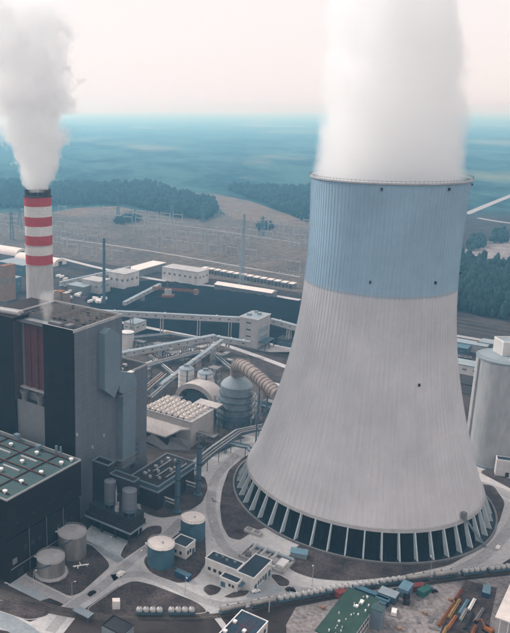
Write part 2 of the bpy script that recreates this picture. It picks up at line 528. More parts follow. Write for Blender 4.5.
struct('concrete_apron', MB().prism([(-47.5, 317.6), (-45.4, 324.1), (-33.9, 316.1), (-26.7, 307.6), (-31.1, 305.4)], 0.0, 0.036), 'concrete_blue', 'bluish concrete apron at the foot of the turbine hall')
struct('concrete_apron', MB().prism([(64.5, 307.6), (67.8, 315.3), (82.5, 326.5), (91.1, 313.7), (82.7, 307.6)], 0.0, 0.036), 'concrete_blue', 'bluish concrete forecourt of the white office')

VERGES = [
    ('soil island around the two steel tanks', [(-41.7, 326.5), (-17.4, 308.0), (-11.9, 311.4), (2.3, 333.3), (-1.7, 342.1), (-9.1, 354.1), (-23.9, 356.0), (-36.0, 338.5)]),
    ('narrow soil strip beside the silo block', [(6.0, 342.1), (8.4, 338.5), (29.9, 363.8), (29.9, 371.9), (22.2, 370.9), (8.7, 352.2)]),
    ('soil island under the blue tanks', [(17.0, 338.5), (20.9, 326.5), (33.9, 318.4), (39.8, 320.0), (44.7, 324.9), (50.0, 335.9), (52.7, 361.8), (53.0, 377.2), (42.7, 368.8), (25.2, 349.4)]),
    ('soil island under the two steel stacks', [(18.5, 385.8), (29.2, 378.2), (43.0, 382.5), (55.2, 396.0), (61.0, 414.0), (60.5, 429.4), (51.5, 432.1), (19.0, 399.5)]),
    ('soil ring west of the cooling tower', [(103.7, 469.7), (88.6, 456.0), (76.0, 437.5), (67.9, 411.5), (63.7, 390.3), (62.2, 371.9), (64.0, 358.9), (69.9, 356.0), (77.6, 363.8), (101.1, 377.2), (124.2, 424.1)]),
    ('soil ring south of the cooling tower', [(89.1, 338.5), (90.0, 329.0), (99.1, 322.4), (114.3, 320.0), (142.3, 324.1), (170.6, 333.3), (192.7, 348.4), (215.7, 374.0), (230.1, 396.0), (233.8, 417.7), (203.9, 424.1), (135.3, 399.5), (99.5, 352.2)]),
    ('small planted bed left of the office', [(44.4, 314.5), (48.8, 319.2), (55.0, 315.3), (52.4, 310.6), (47.4, 308.4)]),
    ('small planted bed in front of the office', [(53.5, 308.4), (61.3, 313.7), (68.0, 313.7), (65.3, 309.1), (57.4, 306.9)]),
    ('small planted bed right of the office', [(78.6, 326.5), (84.0, 326.5), (88.5, 320.8), (86.5, 316.1), (81.7, 316.1)]),
    ('soil wedge below the siding', [(-52.5, 306.1), (-33.0, 305.4), (-24.8, 301.0), (-26.2, 294.6), (-35.2, 291.1), (-52.5, 299.6)]),
    ('wide soil bank above the siding', [(-11.0, 298.1), (5.6, 316.8), (12.4, 321.6), (21.4, 318.4), (41.9, 304.6), (46.4, 296.7), (23.6, 293.9), (1.2, 294.6)]),
    ('soil bank behind the pipe bridge', [(58.4, 437.5), (69.2, 457.5), (90.0, 476.0), (82.9, 482.4), (65.9, 472.8), (58.4, 454.6)]),
    ('soil ground by the right edge road', [(232.2, 434.8), (243.7, 406.6), (250.2, 419.0), (241.1, 440.3)]),
]
for lab, p in VERGES:
    p = smooth_poly(p, 2)
    v = struct('verge', MB().prism(inset(p, 0.45), 0.0, 0.15), 'soil', lab)
    k = MB().prism(p, -0.05, 0.11).build('kerb', 'kerb', v)

for pts, w_, lab in (([(84.6, 459.0), (67.0, 426.8), (60.3, 399.5), (58.5, 377.2), (60.7, 351.2), (71.0, 333.3), (87.7, 315.3), (109.6, 312.2), (140.3, 318.8), (168.0, 327.4), (195.0, 344.8), (221.8, 373.0), (241.2, 399.5)], 5.5, 'worn asphalt lane of the ring road round the cooling tower'),
                     ([(-24.9, 283.8), (-16.2, 301.7), (-3.5, 315.3), (14.6, 341.2), (30.1, 359.9), (46.9, 388.0), (58.0, 414.0)], 5.0, 'worn asphalt lane running up past the silo block'),
                     ([(2.3, 323.3), (16.0, 326.5), (28.2, 319.2), (43.0, 306.9), (54.4, 302.4), (71.7, 306.1), (89.1, 312.9)], 5.0, 'worn asphalt lane passing in front of the office'),
                     ([(-42.3, 322.4), (-29.9, 313.7), (-18.1, 304.6)], 5.0, 'worn asphalt lane at the foot of the turbine hall')):
    rb, _ = ribbon(pts, w_, 0.042); struct('road', rb, 'lane', lab)
struct('dirt_yard', MB().prism([(86.2, 301.0), (103.2, 306.1), (138.4, 313.7), (164.8, 320.0), (207.2, 327.4), (194.0, 278.6), (151.2, 244.3), (71.6, 249.5), (78.8, 288.4)], -0.2, 0.02), 'soil_light', 'trampled dirt construction yard below the train')
struct('plant_yard', MB().prism([(4.4, 684.1), (41.6, 709.5), (105.8, 716.2), (129.6, 678.0), (130.4, 597.2), (113.0, 517.2), (91.1, 482.4), (71.1, 471.3), (57.6, 453.1), (26.5, 429.4), (23.9, 517.2)], -.2, .016), 'ballast', 'grey trampled ground among the flue gas plant')
rb, _ = ribbon([(47.4, 297.4), (50.7, 289.1), (54.6, 275.5)], 3.0, 0.05); struct('path', rb, 'concrete', 'narrow concrete path running down from the yard')
rb, _ = ribbon([(112.5, 306.1), (98.5, 297.4), (84.4, 282.5), (71.3, 266.4)], 5.0, 0.06); struct('path', rb, 'soil_light', 'pale dirt track beside the green-roofed building')
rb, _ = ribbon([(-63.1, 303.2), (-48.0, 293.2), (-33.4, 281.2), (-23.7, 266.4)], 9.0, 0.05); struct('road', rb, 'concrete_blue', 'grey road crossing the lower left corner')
rb, _ = ribbon([(226.0, 419.0), (233.7, 410.3), (242.7, 393.7)], 9.0, 0.045); struct('road', rb, 'pale_grey', 'pale road curving past the white silo')
rb, _ = ribbon([(-71.9, 1140.3), (-10.4, 1065.3), (69.9, 986.8), (143.5, 945.9), (228.8, 877.8)], 9, 0.05); struct('road', rb, 'concrete', 'pale road along the far side of the coal yard')
rb, _ = ribbon([(13.5, 781.4), (54.1, 751.1), (91.9, 722.9), (125.0, 684.1), (166.4, 622.1)], 7, 0.05); struct('road', rb, 'concrete', 'pale road between the coal yard and the plant')
rb, _ = ribbon([(28.9, 638.0), (67.9, 678.0), (104.0, 703.0), (121.7, 687.2)], 6, 0.055); struct('road', rb, 'concrete', 'service road below the middle conveyor')
rb, _ = ribbon([(128.0, 602.1), (148.8, 583.1), (175.1, 561.0)], 7, 0.05); struct('road', rb, 'concrete', 'pale road behind the cooling tower')
rb, _ = ribbon([(95.1, 485.7), (108.9, 495.8), (143.1, 526.6)], 8, 0.052); struct('road', rb, 'concrete', 'road running behind the cooling tower from the pipe bridge')
rb, _ = ribbon([(337.1, 740.3), (359.5, 722.9), (379.0, 706.3), (404.3, 678.0)], 8, 0.05); struct('road', rb, 'pale_grey', 'pale road along the railway by the right edge')
struct('paved_field', MB().prism([(138.0, 678.0), (173.0, 649.0), (192.3, 622.1), (176.9, 567.5), (131.6, 611.9), (128.1, 649.0)], -0.2, 0.04), 'soil', 'dark bare field behind the ribbed duct')
struct('paved_field', MB().prism([(129.9, 690.3), (152.0, 678.0), (180.0, 678.0), (183.8, 709.5), (152.0, 716.2)], -0.2, 0.045), 'concrete', 'concrete pad round the transfer tower')


def track(pts, label, name='railway_track', z=0.0):
    """ballast bed with a pair of rails"""
    bm, P = ribbon(pts, 3.4, z + 0.10)
    o = struct(name, bm, 'ballast', label)
    for sgn in (-1, 1):
        m = MB()
        for i in range(len(P) - 1):
            d = Vector((P[i + 1][0] - P[i][0], P[i + 1][1] - P[i][1])).normalized()
            off = (-d.y * 0.75 * sgn, d.x * 0.75 * sgn)
            m.beam((P[i][0] + off[0], P[i][1] + off[1], z + 0.2), (P[i + 1][0] + off[0], P[i + 1][1] + off[1], z + 0.2), 0.16, 0.2)
        m.build('rail', 'rail', o)


TRAIN = [(48.8, 294.6), (63.9, 299.0), (81.9, 304.3), (95.3, 307.9), (109.5, 311.8), (123.7, 314.9), (137.6, 318.0), (151.7, 320.8), (166.4, 323.7), (182.2, 326.3), (198.8, 329.0)]
track(TRAIN + [(225.3, 333.3)], 'railway track under the long wagon train', z=0.04)
track([(-60.7, 316.8), (-40.6, 307.6), (-21.5, 299.6), (-3.3, 295.7), (12.4, 293.9), (28.1, 293.6), (41.5, 293.9), (48.8, 294.6)], 'rail siding running in from the lower left', z=0.04)
track([(-60.1, 312.9), (-42.1, 304.6), (-26.0, 298.1), (-10.4, 293.9), (1.2, 292.9)], 'second rail siding at the lower left', z=0.03)
RAILS_RIGHT = [([(366.4, 809.9), (419.2, 762.2), (466.5, 719.5)], 'first'), ([(361.2, 797.4), (412.6, 749.3), (458.6, 706.3)], 'second'), ([(355.3, 783.4), (405.3, 735.0), (450.9, 693.4)], 'third'), ([(349.5, 769.8), (398.3, 721.2), (441.7, 678.0)], 'fourth')]
for pts, w in RAILS_RIGHT:
    track(pts, w + ' rail line from the forest edge on the far right')

# far country
sw_poly = [(-147.5, 1671.2), (28.4, 1705.2), (272.1, 1622.7), (419.6, 1428.0), (267.2, 887.7), (161.7, 980.8), (73.3, 1037.9), (-72.4, 1148.4), (-138.2, 1190.4), (-243.3, 1244.7), (-316.8, 1638.6)]
struct('switchyard', MB().prism(sw_poly, -0.3, 0.05), 'yard_brown', 'wide brown gravel field of the switchyard')
struct('field', MB().prism(smooth_poly([(203.1, 2058.2), (285.5, 2033.6), (349.8, 1876.0), (389.3, 1622.7), (437.7, 1492.1), (409.5, 1392.0), (262.3, 1562.0), (251.4, 1671.2), (255.5, 1796.1)]), -0.3, 0.06), 'field_brown', 'brown cleared field beyond the switchyard')
struct('field', MB().prism(smooth_poly([(-128.8, 1654.7), (-73.6, 1740.5), (24.9, 1777.2), (61.9, 1705.2), (23.0, 1638.6), (-78.7, 1607.1)]), -0.3, 0.06), 'field_brown', 'brown field left of the dark wood')
struct('field', MB().prism(smooth_poly([(514.7, 1109.2), (608.0, 1263.9), (735.1, 1346.6), (781.9, 1304.0), (670.2, 1109.2), (573.8, 1065.3)]), -0.3, 0.06), 'soil_light', 'grey meadow beyond the right-hand forest')
for pts, w, lab in (([(771.5, 1638.6), (908.9, 1815.5), (1120.2, 2083.4)], 16, 'pale strip of road and roofs at the far right'), ([(768.3, 1576.8), (798.4, 1505.6), (874.7, 1465.8)], 12, 'thin pale road across the far right meadow'),
                    ([(85.4, 1519.4), (176.1, 1440.4), (325.4, 1273.7)], 4, 'pale service road across the switchyard'), ([(-83.0, 1325.0), (68.1, 1199.1), (260.0, 1005.4)], 5, 'pale service road through the switchyard front')):
    rb, _ = ribbon(pts, w, 0.09); struct('road', rb, 'lane', lab)


def forest(polys, spacing, size, seed, name, label, hmul=1.0):
    r = np.random.default_rng(seed)
    # a lumpy crown of 20 faces per tree
    t = (1 + 5 ** .5) / 2
    ico = np.array([(-1, t, 0), (1, t, 0), (-1, -t, 0), (1, -t, 0), (0, -1, t), (0, 1, t), (0, -1, -t), (0, 1, -t), (t, 0, -1), (t, 0, 1), (-t, 0, -1), (-t, 0, 1)]) / 1.9
    fc = np.array([(0, 11, 5), (0, 5, 1), (0, 1, 7), (0, 7, 10), (0, 10, 11), (1, 5, 9), (5, 11, 4), (11, 10, 2), (10, 7, 6), (7, 1, 8), (3, 9, 4), (3, 4, 2), (3, 2, 6), (3, 6, 8), (3, 8, 9), (4, 9, 5), (2, 4, 11), (6, 2, 10), (8, 6, 7), (9, 8, 1)])
    pts = []
    for poly in polys:
        xs = [p[0] for p in poly]; ys = [p[1] for p in poly]
        y = min(ys)
        while y < max(ys):
            x = min(xs)
            while x < max(xs):
                q = (x + r.uniform(-.45, .45) * spacing, y + r.uniform(-.45, .45) * spacing)
                if inside(q, poly) and r.random() < 0.93: pts.append(q)
                x += spacing
            y += spacing
    N = len(pts); P = np.array(pts)
    s = size * r.uniform(0.65, 1.25, N); h = s * r.uniform(1.0, 1.7, N) * hmul
    V = ico[None] * (1 + r.uniform(-.28, .28, (N, 12, 1)))
    V = V * np.stack([s * .55, s * .55, h * .75], -1)[:, None, :]
    V[:, :, 0] += P[:, 0:1]; V[:, :, 1] += P[:, 1:2]; V[:, :, 2] += (h * .8)[:, None]
    F = fc[None] + (np.arange(N) * 12)[:, None, None]
    me = bpy.data.meshes.new(name)
    me.vertices.add(N * 12); me.vertices.foreach_set('co', V.reshape(-1))
    me.loops.add(N * 60); me.loops.foreach_set('vertex_index', F.reshape(-1).astype(np.int32))
    me.polygons.add(N * 20); me.polygons.foreach_set('loop_start', np.arange(0, N * 60, 3, dtype=np.int32))
    me.update(calc_edges=True); me.validate()
    me.materials.append(M['forest'])
    o = bpy.data.objects.new(name, me); C.objects.link(o)
    tag(o, label, 'forest', kind='stuff')
    return N


forest([[(377.4, 835.8), (403.0, 805.7), (448.4, 758.5), (506.0, 751.1), (702.0, 1065.3), (559.7, 1051.4), (525.1, 1109.2), (492.5, 1109.2)]], 5.5, 6.5, 1, 'forest', 'dark forest beyond the railway at the right edge', 1.25)
forest([[(575.9, 1208.0), (621.7, 1293.8), (648.9, 1304.0), (615.1, 1226.1), (580.6, 1190.4)], [(641.5, 1263.9), (699.7, 1369.0), (715.7, 1357.7), (670.0, 1263.9)]], 6.5, 7, 2, 'forest', 'dark tree clumps on the far right meadow', 0.8)
forest([[(-110.0, 1777.2), (-138.3, 2248.3), (124.8, 2248.3), (191.4, 1963.0), (256.1, 1835.2), (242.5, 1654.7), (197.1, 1533.3), (131.1, 1591.8), (73.8, 1722.6), (41.6, 1796.1)],
        [(-366.8, 1671.2), (-489.0, 2248.3), (-138.3, 2248.3), (-110.0, 1777.2), (-176.2, 1740.5)]], 11, 11, 3, 'forest', 'dark wood behind the switchyard on the left', 0.8)
forest([[(327.3, 2135.7), (591.4, 2135.7), (411.0, 1465.8), (388.8, 1533.3), (381.5, 1654.7), (371.3, 1835.2)]], 11, 11, 4, 'forest', 'dark wood beside the tall cooling tower', 0.8)
forest([[(282.5, 1440.4), (298.9, 1465.8), (317.5, 1453.0), (307.1, 1403.8), (279.3, 1403.8)], [(9.3, 1505.6), (34.3, 1562.0), (67.8, 1576.8), (65.4, 1519.4), (20.9, 1478.9)]], 8, 7, 5, 'forest', 'tree clumps standing in the switchyard', 0.8)


# ================================================================== COOLING TOWER
def make_cooling_tower():
    t = thing('cooling_tower', 'huge hyperbolic concrete cooling tower with pale blue upper band, steaming', 'cooling tower', TC)
    kz = np.array([14, 35, 60, 85, 110, 135, 160, 185.]); kr = np.array([65.0, 57.6, 50.3, 44.55, 40.8, 39.15, 39.0, 39.75])
    mm = np.gradient(kr, kz)

    def rad(z):
        i = int(np.clip(np.searchsorted(kz, z) - 1, 0, len(kz) - 2)); h = kz[i + 1] - kz[i]; q = (z - kz[i]) / h
        return (2 * q**3 - 3 * q**2 + 1) * kr[i] + (q**3 - 2 * q**2 + q) * h * mm[i] + (-2 * q**3 + 3 * q**2) * kr[i + 1] + (q**3 - q**2) * h * mm[i + 1]
    RIBS = 120
    offs = [(0.0, 0.0), (0.10, 0.0), (0.16, 0.16), (0.30, 0.16), (0.36, 0.0), (0.7, 0.0)]
    n = RIBS * len(offs)
    zs = [14 + 171 * j / 64 for j in range(65)]
    vs, fs = [], []
    for z in zs:
        r = rad(z)
        for k in range(RIBS):
            for fr, d in offs:
                a = 2 * pi * (k + fr) / RIBS
                vs.append(((r + d) * cos(a), (r + d) * sin(a), z))
    for j in range(64):
        for i in range(n):
            fs.append((j * n + i, j * n + (i + 1) % n, (j + 1) * n + (i + 1) % n, (j + 1) * n + i))
    # inner face
    o = len(vs); ni = 120
    for z in zs[::4]:
        for i in range(ni):
            a = 2 * pi * i / ni; r = rad(z) - 0.7
            vs.append((r * cos(a), r * sin(a), z))
    for j in range(16):
        for i in range(ni):
            fs.append((o + j * ni + i, o + (j + 1) * ni + i, o + (j + 1) * ni + (i + 1) % ni, o + j * ni + (i + 1) % ni))
    m = MB(); m.add(vs, fs); sh = m.build('shell', 'tower_shell', t, True)
    # rim walkway, railing
    r = rad(185)
    rim = MB().lathe([(r - 0.7, 184.4), (r + 0.7, 184.4), (r + 0.7, 185.1), (r - 0.7, 185.1), (r - 0.7, 184.4)], 120).build('rim_walkway', 'pale_grey', t)
    rl = MB()
    for z in (186.1,):
        rl.lathe([(r + 0.8, z - 0.05), (r + 0.9, z - 0.05), (r + 0.9, z + 0.05), (r + 0.8, z + 0.05), (r + 0.8, z - 0.05)], 120)
    for k in range(120):
        a = 2 * pi * k / 120; rl.beam(((r + 0.85) * cos(a), (r + 0.85) * sin(a), 185.2), ((r + 0.85) * cos(a), (r + 0.85) * sin(a), 186.6), 0.08)
    rl.build('railing', 'mid_grey', rim)
    # thickened lower lip
    MB().lathe([(64.2, 13.4), (66.0, 13.4), (65.6, 15.0), (64.9, 15.2), (64.0, 14.6), (64.2, 13.4)], 160).build('lower_ring_beam', 'pale_grey', t)
    # raking blade columns
    cm = MB()
    cm.add([(68.3, -.45, 0.4), (71.3, -.34, 0.4), (71.3, .34, 0.4), (68.3, .45, 0.4), (64.4, -.38, 13.9), (65.9, -.32, 13.9), (65.9, .32, 13.9), (64.4, .38, 13.9)],
           [(3, 2, 1, 0), (4, 5, 6, 7), (0, 1, 5, 4), (1, 2, 6, 5), (2, 3, 7, 6), (3, 0, 4, 7)])
    c0 = cm.build('column', 'column_white', t)
    for k in range(50):
        if k == 0: c0.rotation_euler = (0, 0, radians(2))
        else: again(c0, t, (0, 0, 0), radians(2) + 2 * pi * k / 50)
    # basin wall, water, fill packing coloured black so the interior reads as shaded
    MB().lathe([(72.6, -0.2), (73.6, -0.2), (73.6, 1.2), (72.6, 1.2), (72.6, 0.2)], 160).build('basin_wall', 'mid_grey', t)
    MB().cyl(0, 0, 72.7, -0.1, 0.38, 120).build('basin_water', 'glass', t)
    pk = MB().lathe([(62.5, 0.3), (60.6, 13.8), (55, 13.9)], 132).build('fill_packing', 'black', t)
    fm = MB()
    for k in range(100):
        a = 2 * pi * k / 100 + radians(2)
        fm.beam((62.8 * cos(a), 62.8 * sin(a), 0.4), (61.0 * cos(a), 61.0 * sin(a), 13.6), 0.35)
    fm.build('packing_frame', 'navy_cladding', pk)
    # aircraft warning light brackets: small dark boxes
    lm = MB(); lm.box(-0.1, 0.7, -0.4, 0.4, -0.7, 0.7); lm.box(0.7, 1.1, -0.2, 0.2, -0.4, 0.4)
    l0 = lm.build('warning_light', 'dark_cladding', t)
    first = True
    for z, degs in ((182.2, (-114, -66, -18, 30, 78, 126)), (136.0, (-116, -68, -20, 28, 76, 124)), (84.5, (-78,))):
        for d in degs:
            a = radians(d); loc = ((rad(z) + 0.1) * cos(a), (rad(z) + 0.1) * sin(a), z)
            if first: l0.location = loc; l0.rotation_euler = (0, 0, a); first = False
            else: again(l0, t, loc, a)
    # access stair from the basin up to a door in the shell
    a = radians(-52); st = MB()
    p0 = (74.5 * cos(a + .03), 74.5 * sin(a + .03), 0.5); p1 = (66.3 * cos(a - .09), 66.3 * sin(a - .09), 15.6)
    for d in (-.008, .008):
        st.beam((74.5 * cos(a + .03 + d), 74.5 * sin(a + .03 + d), .4), (66.3 * cos(a - .09 + d), 66.3 * sin(a - .09 + d), 15.6), .22, .5)
    for k in range(20):
        q = k / 19; st.box(*(lambda x, y: (x - .55, x + .55, y - .55, y + .55))(p0[0] + (p1[0] - p0[0]) * q, p0[1] + (p1[1] - p0[1]) * q), .5 + 15 * q, .62 + 15 * q)
    st.build('access_stair', 'duct_blue', t)
    d0 = MB(); d0.box(-1.2, .9, -1.2, 1.2, 0, 3.2); d = d0.build('access_door', 'mid_grey', t); d.location = (65.4 * cos(a - .09), 65.4 * sin(a - .09), 15.6); d.rotation_euler = (0, 0, a - .09)


make_cooling_tower()


# ================================================================== CHIMNEY
CH = (-49.0, 540.0)


def make_chimney():
    t = thing('chimney', 'tall red and white banded chimney with two dark flues, smoking', 'chimney', CH)
    Yf = 531.0
    zz = lambda v: 220.0
    R = 9.75
    lev = [82.5, 112.1, 119.0, 126.1, 132.9, 139.6, 146.2, 153.6, 159.8]
    MB().lathe([(R + 0.6, 0), (R, lev[1])], 64).build('shaft', 'chimney_grey', t, True)
    for i in range(1, 8):
        red = i % 2 == 1
        MB().lathe([(R, lev[i]), (R, lev[i + 1])], 64).build('red_band' if red else 'white_band', 'chimney_red' if red else 'chimney_white', t, True)
    top = lev[8]
    MB().lathe([(R, top), (R + 0.25, top), (R + 0.25, top + 0.8), (R - 1, top + 0.8), (0.5, top + 0.8)], 64).build('top_collar', 'flue_dark', t, True)
    for sgn in (-1, 1):
        x = sgn * 4.75
        MB().lathe([(4.5, top + 0.5), (4.55, top + 5.2), (4.1, top + 5.2), (4.0, top - 2)], 40, x, 0).build('flue', 'flue_dark', t, True)
    for z in (lev[3] - 0.3, lev[1] - 0.3, 60):
        MB().lathe([(R + .05, z), (R + 0.5, z), (R + 0.5, z + 0.35), (R + .05, z + 0.35)], 64).build('gallery_ring', 'pale_grey', t)


make_chimney()


# ================================================================== STEAM
def plume(name, label, loc, H, R0, R1, dens, drift=(0, 0, 0, 0), nscale=0.05, amp=1.0, soft=2.5, waist=None, step=0.22, stretch=(1, 1, 0.75), lobes=0.25, aniso=0.35, detail=4, gap=0.0, thin=0.0, base=0.25, nrough=0.6):
    """A cloud of droplets in a closed skin. Centre line x = dx*z + dxx*z^2; radius eases from R0 to R1."""
    dx, dxx, dy, dyy = drift

    def cx(z): return dx * z + dxx * z * z
    def cyy(z): return dy * z + dyy * z * z
    wst = waist if waist is not None else 0.0

    def rr(z):
        q = z / H
        return R0 + (R1 - R0) * q - wst * 4 * q * (1 - q)
    m = bpy.data.materials.new(name); m.use_nodes = True
    n, l = m.node_tree.nodes, m.node_tree.links; n.clear()
    out = n.new('ShaderNodeOutputMaterial'); vol = n.new('ShaderNodeVolumePrincipled')
    vol.inputs['Color'].default_value = (1.0, 1.0, 1.0, 1)
    vol.inputs['Absorption Color'].default_value = (1, 1, 1, 1)
    vol.inputs['Density Attribute'].default_value = ''
    vol.inputs['Anisotropy'].default_value = aniso
    l.new(vol.outputs['Volume'], out.inputs['Volume'])
    tc = n.new('ShaderNodeTexCoord'); sx = n.new('ShaderNodeSeparateXYZ'); l.new(tc.outputs['Object'], sx.inputs[0])

    def mt(op, *a, clamp=False):
        q = n.new('ShaderNodeMath'); q.operation = op; q.use_clamp = clamp
        for i, k in enumerate(a):
            if hasattr(k, 'is_output'): l.new(k, q.inputs[i])
            else: q.inputs[i].default_value = k
        return q.outputs[0]
    z = sx.outputs['Z']; z2 = mt('MULTIPLY', z, z)
    x = mt('SUBTRACT', sx.outputs['X'], mt('ADD', mt('MULTIPLY', z, dx), mt('MULTIPLY', z2, dxx)))
    y = mt('SUBTRACT', sx.outputs['Y'], mt('ADD', mt('MULTIPLY', z, dy), mt('MULTIPLY', z2, dyy)))
    r = mt('SQRT', mt('ADD', mt('MULTIPLY', x, x), mt('MULTIPLY', y, y)))
    # R(z) = R0 + (R1-R0-4w) q + 4 w q^2
    Rz = mt('ADD', mt('ADD', R0, mt('MULTIPLY', z, (R1 - R0 - 4 * wst) / H)), mt('MULTIPLY', z2, 4 * wst / H / H))
    mp = n.new('ShaderNodeMapping'); mp.inputs['Scale'].default_value = stretch; mp.inputs['Location'].default_value = (loc[0] * .37, loc[1] * .21, 3.1)
    l.new(tc.outputs['Object'], mp.inputs['Vector'])
    nz = n.new('ShaderNodeTexNoise'); nz.inputs['Scale'].default_value = nscale; nz.inputs['Detail'].default_value = detail; nz.inputs['Roughness'].default_value = nrough
    l.new(mp.outputs['Vector'], nz.inputs['Vector'])
    d = mt('SUBTRACT', 1.0, mt('DIVIDE', r, Rz))
    grow = mt('MINIMUM', 1.0, mt('ADD', base, mt('MULTIPLY', z, 1.6 / H)))
    d = mt('ADD', d, mt('MULTIPLY', mt('MULTIPLY', mt('SUBTRACT', nz.outputs['Fac'], 0.5 + gap), amp * 2), grow))
    d = mt('MULTIPLY', d, soft, clamp=True)
    fade = mt('MULTIPLY', mt('SUBTRACT', H * 0.985, z), 1 / (H * 0.10), clamp=True)
    fade = mt('MULTIPLY', fade, mt('SUBTRACT', 1.0, mt('MULTIPLY', z, thin / H)))
    l.new(mt('MULTIPLY', mt('MULTIPLY', d, fade), dens), vol.inputs['Density'])
    m.cycles.volume_step_rate = step
    M[name] = m
    # skin
    r_ = random.Random(len(name)); N, K = 24, 28
    mb = MB(); vs = []
    for j in range(N + 1):
        zq = H * j / N; k_ = 1.0 + lobes * min(1, 0.15 + 1.6 * j / N)
        for i in range(K):
            a = 2 * pi * i / K; R = rr(zq) * k_
            vs.append((cx(zq) + R * cos(a), cyy(zq) + R * sin(a), zq))
    fs = [(j * K + i, j * K + (i + 1) % K, (j + 1) * K + (i + 1) % K, (j + 1) * K + i) for j in range(N) for i in range(K)]
    fs += [tuple(range(K))[::-1], tuple(range(N * K, (N + 1) * K))]
    mb.add(vs, fs)
    o = mb.build(name, name); o.location = loc
    return tag(o, label, 'steam', kind='thing')


plume('steam_plume', 'broad white steam plume rising from the cooling tower mouth', (TC[0], TC[1], 179.0), 124, 40.2, 31.0, 0.070, (-0.06, 0, 0, 0), 0.05, 0.78, 9.0, waist=2.0, lobes=0.32, detail=8, base=0.10, nrough=0.68)
plume('smoke_plume', 'billowing white plume rising from the striped chimney', (CH[0], CH[1], 161.2 + 2), 146, 8.8, 34, 0.15, (0.02, -0.0012, 0, 0), 0.075, 1.35, 14.0, waist=-8, lobes=0.45, stretch=(1, 1, 0.9), aniso=0.2, detail=6, thin=0.7, step=0.14, gap=0.02, base=0.55)
plume('steam_wisp', 'thin steam wisp at the top of the red boiler bay', (*W(-266.0, 289.5)[:2], 99.0), 28, 1.3, 6.5, 0.045, (-0.05, 0, 0.1, 0), 0.2, 1.1, 2.5, lobes=0.4, gap=0.04)
plume('drifting_plume', 'white plume drifting in at the left edge beside the chimney', (-88, 548, 156), 78, 7, 17, 0.11, (-0.25, 0.0, 0, 0), 0.085, 1.2, 12.0, lobes=0.38, gap=-0.02, aniso=0.2, detail=5, thin=0.3, step=0.2, base=0.6)


# ================================================================== BOILER HOUSE (a -294..-244.5, b 285..326, 110 m)
def parapet(mb, x0, x1, y0, y1, z, w=0.6, h=1.2):
    mb.box(x0, x1, y0, y0 + w, z, z + h); mb.box(x0, x1, y1 - w, y1, z, z + h)
    mb.box(x0, x0 + w, y0 + w, y1 - w, z, z + h); mb.box(x1 - w, x1, y0 + w, y1 - w, z, z + h)
    return mb


